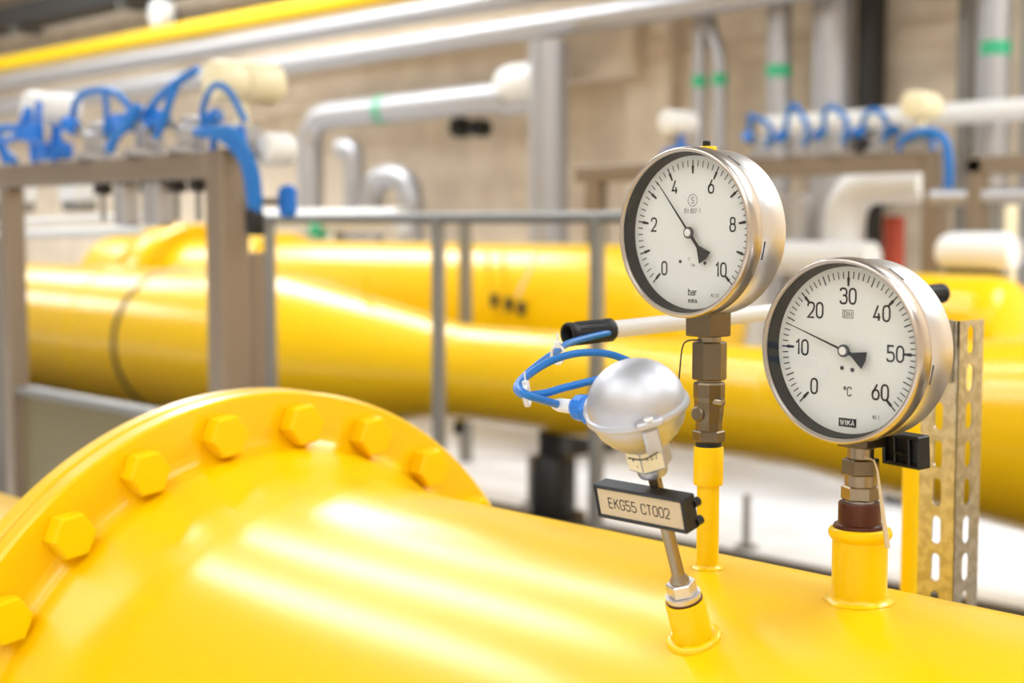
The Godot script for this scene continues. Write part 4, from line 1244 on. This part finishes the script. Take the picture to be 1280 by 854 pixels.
func wall_pipes() -> void:
	var z := -8.8
	run("overhead_pipe", [Vector3(-23.4, 3.61, z), Vector3(-5.2, 3.60, z)], 0.10, M.yellow_bolt, "thin yellow pipe running high along the back wall")
	run("overhead_pipe", [Vector3(-23.4, 3.345, z), Vector3(-5.2, 3.385, z)], 0.10, M.clad, "pale grey pipe just below the high yellow pipe")
	run("overhead_pipe", [Vector3(-23.4, 2.99, z + 0.05), Vector3(-5.2, 3.11, z + 0.05)], 0.105, M.clad, "pale grey pipe, lowest of the high runs on the back wall")
	var t := run("insulated_pipe", [Vector3(-12.34, 0.9, z), Vector3(-12.34, 2.50, z), Vector3(-9.35, 2.53, z)], 0.135, M.clad, "silver clad pipe rising and turning right across the back wall", 0.36)
	var mb := MB.new()
	mb.xf = Transform3D(Y_TO_X, Vector3(-11.15 + 12.34, 2.512 - 0.9, 0))
	mb.lathe([Vector2(0.135, 0), Vector2(0.139, 0), Vector2(0.139, 0.09), Vector2(0.135, 0.09)], 28)
	part("marker_band", mb.mesh(), M.green, t)
	t = thing("valve_jacket", "white bulging insulation jacket left of the tall silver riser", "insulation", Vector3(-9.15, 2.63, z))
	mb = MB.new()
	mb.xf = Transform3D(Y_TO_X, Vector3.ZERO)
	mb.lathe([Vector2(0, -0.30), Vector2(0.12, -0.30), Vector2(0.16, -0.24), Vector2(0.175, -0.14), Vector2(0.175, 0.28), Vector2(0.15, 0.32), Vector2(0.10, 0.32)], 32)
	part("jacket", mb.mesh(), M.white, t)
	mb = MB.new()
	mb.xf = Transform3D(Y_TO_X, Vector3(0, -0.16, 0))
	mb.lathe([Vector2(0.10, -0.28), Vector2(0.105, -0.28), Vector2(0.105, 0.30), Vector2(0.10, 0.30)], 24)
	part("lower_pipe", mb.mesh(), M.clad, t)
	t = run("insulated_pipe", [Vector3(-8.73, 0.0, z + 0.15), Vector3(-8.73, 2.93, z + 0.15)], 0.165, M.clad, "tall silver clad riser in the middle of the back wall")
	band(t, 2.05, 0.165, M.clad, "cladding_joint")
	run("insulated_pipe", [Vector3(-11.8, 2.17, z), Vector3(-11.61, 2.17, z), Vector3(-11.61, 0.9, z)], 0.105, M.clad, "short clad riser right of the bend in the silver pipe", 0.12)
	run("insulated_pipe", [Vector3(-11.2, 0.9, z + 0.1), Vector3(-11.2, 1.87, z + 0.1), Vector3(-10.6, 1.87, z + 0.1), Vector3(-10.6, 0.9, z + 0.1)], 0.115, M.clad, "white clad U-bend low on the back wall", 0.28)
	t = run("insulated_pipe", [Vector3(-11.6, 1.45, -7.5), Vector3(-9.25, 1.45, -7.5)], 0.10, M.white, "thick white horizontal pipe above the rear yellow pipe")
	mb = MB.new()
	mb.cbox(Vector3(0.08, 1.36, 0.08), Vector3(1.5, -0.77, 0), 0.01)
	part("leg", mb.mesh(), M.galv, t)
	mb = MB.new()
	mb.cbox(Vector3(0.14, 0.12, 0.14), Vector3(1.28, -0.09, 0.06), 0.02)
	part("marker_tag", mb.mesh(), M.green, t)
	t = thing("wall_valve", "black valve with two knobs under the silver pipe on the back wall", "valve", Vector3(-10.2, 2.31, -9.15))
	drum(t, "knob", Vector3(-0.12, 0.01, 0.0), 0.10, 0.16, M.black, Y_TO_Z)
	drum(t, "knob", Vector3(0.16, -0.01, 0.0), 0.085, 0.16, M.black, Y_TO_Z)
	mb = MB.new()
	mb.tube([Vector3(-0.12, 0, 0.05), Vector3(0.16, 0, 0.05)], 0.05, 12)
	part("body", mb.mesh(), M.black, t)
	z = -9.0
	t = run("riser_pipe", [Vector3(-7.41, 0.0, z), Vector3(-7.41, 4.6, z)], 0.057, M.clad, "thin silver riser with green band, left of the bent riser")
	band(t, 2.53, 0.057, M.green)
	t = run("riser_pipe", [Vector3(-7.21, 0.0, z), Vector3(-7.21, 2.72, z), Vector3(-7.34, 3.02, z), Vector3(-7.34, 4.6, z)], 0.057, M.clad, "thin silver riser with an S-bend and green band above the pressure gauge", 0.12)
	band(t, 2.53, 0.057, M.green)
	t = run("riser_pipe", [Vector3(-6.65, 0.0, z), Vector3(-6.65, 4.6, z)], 0.092, M.clad, "medium silver riser with green band, right of the bent riser")
	band(t, 2.55, 0.092, M.green)
	t = run("riser_pipe", [Vector3(-6.25, 0.0, z - 0.1), Vector3(-6.25, 3.2, z - 0.1)], 0.15, M.clad, "wide pale grey duct beside the dark column on the back wall")
	band(t, 3.12, 0.15, M.clad, "end_collar")
	mb = MB.new()
	mb.cbox(Vector3(0.13, 5.0, 0.2), Vector3(0, 2.5, 0), 0.01)
	single("steel_column", mb.mesh(), M.dark_steel, "dark steel column right of the wide grey duct", "column", Transform3D(Basis(), Vector3(-6.02, 0, -9.25)))
	mb = MB.new()
	mb.cbox(Vector3(0.10, 5.0, 0.12), Vector3(0, 2.5, 0), 0.01)
	single("steel_column", mb.mesh(), M.galv, "slim grey column on the wall near the right edge", "column", Transform3D(Basis(), Vector3(-5.25, 0, -9.25)))
	run("riser_pipe", [Vector3(-4.98, 0.0, z), Vector3(-4.98, 4.6, z)], 0.06, M.clad, "thin silver riser close to the right edge, without a band")
	t = run("riser_pipe", [Vector3(-4.84, 0.0, z + 0.12), Vector3(-4.84, 4.6, z + 0.12)], 0.095, M.clad, "silver riser with green band at the right edge")
	band(t, 2.55, 0.095, M.green)
	run("riser_pipe", [Vector3(-4.62, 0.0, z), Vector3(-4.62, 4.6, z)], 0.09, M.clad, "silver riser furthest right, cut by the picture edge")
	run("insulated_pipe", [Vector3(-6.45, 2.12, -8.6), Vector3(-3.0, 2.135, -8.6)], 0.07, M.white, "pale horizontal pipe crossing the risers at the right")
	# wide pier of the wall
	mb = MB.new()
	mb.cbox(Vector3(0.5, 6.2, 0.25), Vector3(0, 3.1, 0), 0.02)
	struct("trim_1", mb.mesh(), M.wall, Transform3D(Basis(), Vector3(-8.25, 0, -9.45)))
	# below the far frame
	run("insulated_pipe", [Vector3(-5.11, 0.0, -7.6), Vector3(-5.11, 1.66, -7.6), Vector3(-4.55, 1.66, -7.6)], 0.125, M.white, "white insulated elbow under the far instrument frame", 0.26)
	run("riser_pipe", [Vector3(-4.86, 0.0, -7.75), Vector3(-4.86, 1.46, -7.75)], 0.065, M.red, "short red upright pipe under the far instrument frame")
	run("riser_pipe", [Vector3(-5.45, 0.0, -7.6), Vector3(-5.45, 1.6, -7.6)], 0.12, M.clad, "thick clad upright under the far frame, left of the white elbow")
	run("insulated_pipe", [Vector3(-5.6, 0.0, -7.35), Vector3(-5.6, 1.21, -7.35), Vector3(-4.75, 1.21, -7.35)], 0.10, M.white, "low white horizontal pipe between the two gauges", 0.15)
	t = thing("valve_jacket", "white valve jacket above the short yellow pipe end at the right", "insulation", Vector3(-3.75, 1.27, -6.75))
	mb = MB.new()
	mb.xf = Transform3D(Y_TO_X, Vector3.ZERO)
	mb.lathe([Vector2(0, -0.20), Vector2(0.07, -0.20), Vector2(0.095, -0.17), Vector2(0.10, -0.1), Vector2(0.10, 0.16), Vector2(0.08, 0.20), Vector2(0, 0.20)], 24)
	part("jacket", mb.mesh(), M.white, t)
	mb = MB.new()
	mb.cbox(Vector3(0.30, 0.05, 0.12), Vector3(0, -0.11, 0), 0.01)
	part("base", mb.mesh(), M.black, t)
	run("riser_pipe", [Vector3(-3.95, 0.0, -7.3), Vector3(-3.95, 1.55, -7.3)], 0.11, M.cream, "cream upright between the far frame and the right edge")
	t = thing("railing", "pale railing right of the far instrument frame with a square corner post", "railing", Vector3(-3.4, 0, -6.9))
	mb = MB.new()
	mb.tube([Vector3(-0.70, 1.55, 0), Vector3(1.2, 1.55, 0)], 0.045, 12)
	part("rail", mb.mesh(), M.clad, t)
	mb = MB.new()
	mb.cbox(Vector3(0.09, 1.75, 0.09), Vector3(-0.44, 0.875, 0), 0.008)
	part("post", mb.mesh(), M.inox, t)
	mb = MB.new()
	mb.cbox(Vector3(1.5, 0.09, 0.09), Vector3(0.265, 1.71, 0), 0.008)
	part("top_beam", mb.mesh(), M.inox, t)
	mb = MB.new()
	mb.cbox(Vector3(0.06, 1.55, 0.06), Vector3(-0.33, 0.775, 0.0), 0.008)
	part("post", mb.mesh(), M.galv, t)
	# upper left: cable trays and a lamp
	for q in [[4.15, 0.28, "lower dark cable tray high on the wall behind the yellow pipe", M.dark_steel], [4.75, 0.22, "upper dark cable tray near the top left corner", M.dark_steel]]:
		t = thing("cable_tray", q[2], "cable tray", Vector3(-16.5, q[0], -9.15))
		mb = MB.new()
		mb.cbox(Vector3(13.5, 0.03, 0.4), Vector3.ZERO, 0.004)
		part("tray", mb.mesh(), q[3], t)
		mb = MB.new()
		mb.cbox(Vector3(13.5, q[1], 0.02), Vector3(0, q[1] / 2, 0.2), 0.004)
		part("side", mb.mesh(), q[3], t)
		for k in 5:
			mb = MB.new()
			mb.cbox(Vector3(0.06, 0.10, 0.45), Vector3(-6.0 + 3.0 * k, -0.06, -0.02), 0.004)
			part("bracket", mb.mesh(), M.galv, t)
	t = thing("wall_beacon", "round white fitting on a navy bracket above the high yellow pipe", "fitting", Vector3(-15.45, 3.86, -9.02))
	drum(t, "globe", Vector3(0, 0.02, 0), 0.17, 0.2, M.white, Y_TO_Z)
	mb = MB.new()
	mb.cbox(Vector3(0.34, 0.30, 0.16), Vector3(-0.22, -0.06, -0.1), 0.02)
	part("bracket", mb.mesh(), M.navy, t)

# ---------------------------------------------------------------- room
func room() -> void:
	var b := BoxMesh.new()
	b.size = Vector3(31, 0.3, 16.4)
	struct("floor", b, M.floor, Transform3D(Basis(), Vector3(-9, -0.15, -2.2)))
	b = BoxMesh.new()
	b.size = Vector3(31, 0.3, 16.4)
	struct("ceiling", b, M.ceiling, Transform3D(Basis(), Vector3(-9, 6.35, -2.2)))
	b = BoxMesh.new()
	b.size = Vector3(31, 6.2, 0.3)
	struct("wall_back", b, M.wall, Transform3D(Basis(), Vector3(-9, 3.1, -9.65)))
	struct("wall_front", b, M.wall, Transform3D(Basis(), Vector3(-9, 3.1, 5.65)))
	b = BoxMesh.new()
	b.size = Vector3(0.3, 6.2, 15.6)
	struct("wall_left", b, M.wall, Transform3D(Basis(), Vector3(-24.35, 3.1, -2.0)))
	struct("wall_right", b, M.wall, Transform3D(Basis(), Vector3(6.35, 3.1, -2.0)))
	# concrete ledge along the back wall
	var mb := MB.new()
	mb.cbox(Vector3(15.9, 0.48, 0.35), Vector3(0, 0, 0), 0.02)
	struct("trim_2", mb.mesh(), M.wall, Transform3D(Basis(), Vector3(-16.2, 2.90, -9.33)))
	# thin dark strip laid along the floor
	b = BoxMesh.new()
	b.size = Vector3(24, 0.006, 2.6)
	struct("trim_3", b, M.dark_strip, Transform3D(Basis(), Vector3(-9, 0.003, -3.66)))

func luminaire(called: String, x0: float, x1: float, z: float, wide: float, energy: float, label: String) -> void:
	var t := thing(called, label, "ceiling light", Vector3((x0 + x1) / 2, 6.2, z), "lights on the ceiling")
	var l := x1 - x0
	var mb := MB.new()
	mb.cbox(Vector3(l + 0.06, 0.10, wide + 0.06), Vector3(0, -0.45, 0), 0.01)
	part("housing", mb.mesh(), M.white, t)
	mb = MB.new()
	mb.cbox(Vector3(l, 0.02, wide), Vector3(0, -0.508, 0), 0.004)
	part("diffuser", mb.mesh(), M.lamp if wide < 1.0 else M.fill_panel_glow, t)
	for k in 3:
		mb = MB.new()
		mb.tube([Vector3(l * 0.4 * (k - 1), 0, 0), Vector3(l * 0.4 * (k - 1), -0.41, 0)], 0.01, 8)
		part("hanger", mb.mesh(), M.galv, t)
	var a := AreaLight3D.new()
	a.name = "glow"
	a.area_size = Vector2(l, wide)
	a.light_energy = energy
	a.light_color = Color(0.95, 0.975, 1.0)
	a.shadow_enabled = true
	a.area_range = 40.0
	a.rotation.x = -PI / 2
	a.position = Vector3(0, -0.53, 0)
	t.add_child(a)

func _ready() -> void:
	# camera
	var cam := Camera3D.new()
	cam.name = "camera"
	add_child(cam)
	cam.position = Vector3(0, 1.40, 0)
	cam.rotation = Vector3(deg_to_rad(-4.51), deg_to_rad(46.7), 0)
	cam.near = 0.05
	cam.far = 100.0
	var lens := CameraAttributesPhysical.new()
	lens.frustum_focal_length = 12.0 * 1826.4 / 427.0
	lens.frustum_focus_distance = 1.33
	lens.exposure_aperture = 4.2
	cam.attributes = lens
	cam.fov = rad_to_deg(2.0 * atan(427.0 / 1826.4))
	cam.current = true
	# sky, exposure
	var we := WorldEnvironment.new()
	we.name = "world"
	var env := Environment.new()
	env.background_mode = Environment.BG_COLOR
	env.background_color = Color(0.5, 0.5, 0.5)
	env.tonemap_mode = Environment.TONE_MAPPER_LINEAR
	env.tonemap_exposure = 1.07
	env.sdfgi_enabled = true
	env.ssao_enabled = true
	env.ssil_enabled = true
	we.environment = env
	add_child(we)
	materials()
	# three strip lights in a group, and wide soft panels added unseen to fill the hall
	for q in [[-0.85, "over the near yellow pipe", 8.0], [-2.7, "between the near and the middle pipe", 7.5], [-4.9, "over the middle yellow pipe", 4.5]]:
		luminaire("strip_light", -8.7, -5.2, q[0], 0.50, q[2], "narrow bright ceiling strip light " + q[1])
	for q in [[-3.5, 3.3, 5.5, "behind the viewer, left of the other"], [3.0, 3.3, 6.0, "behind the viewer, right of the other"], [2.8, -1.6, 6.5, "above the right end of the near pipe"], [-20.5, -1.6, 22.0, "high over the left frame"], [-18.5, -6.2, 16.0, "over the back wall, far left"], [-12.5, -6.9, 32.0, "over the back wall, left of the middle"], [0.8, -6.9, 44.0, "over the back wall, beyond the right edge"]]:
		luminaire("fill_panel", q[0] - 2.6, q[0] + 2.6, q[1], 2.4 if q[1] < 0.0 else 4.0, q[2], "added wide soft fill panel " + q[3])
	room()
	near_pipe()
	far_pipes()
	gauges()
	fittings()
	sensor()
	conduit_and_cable()
	strut()
	frames()
	wall_pipes()
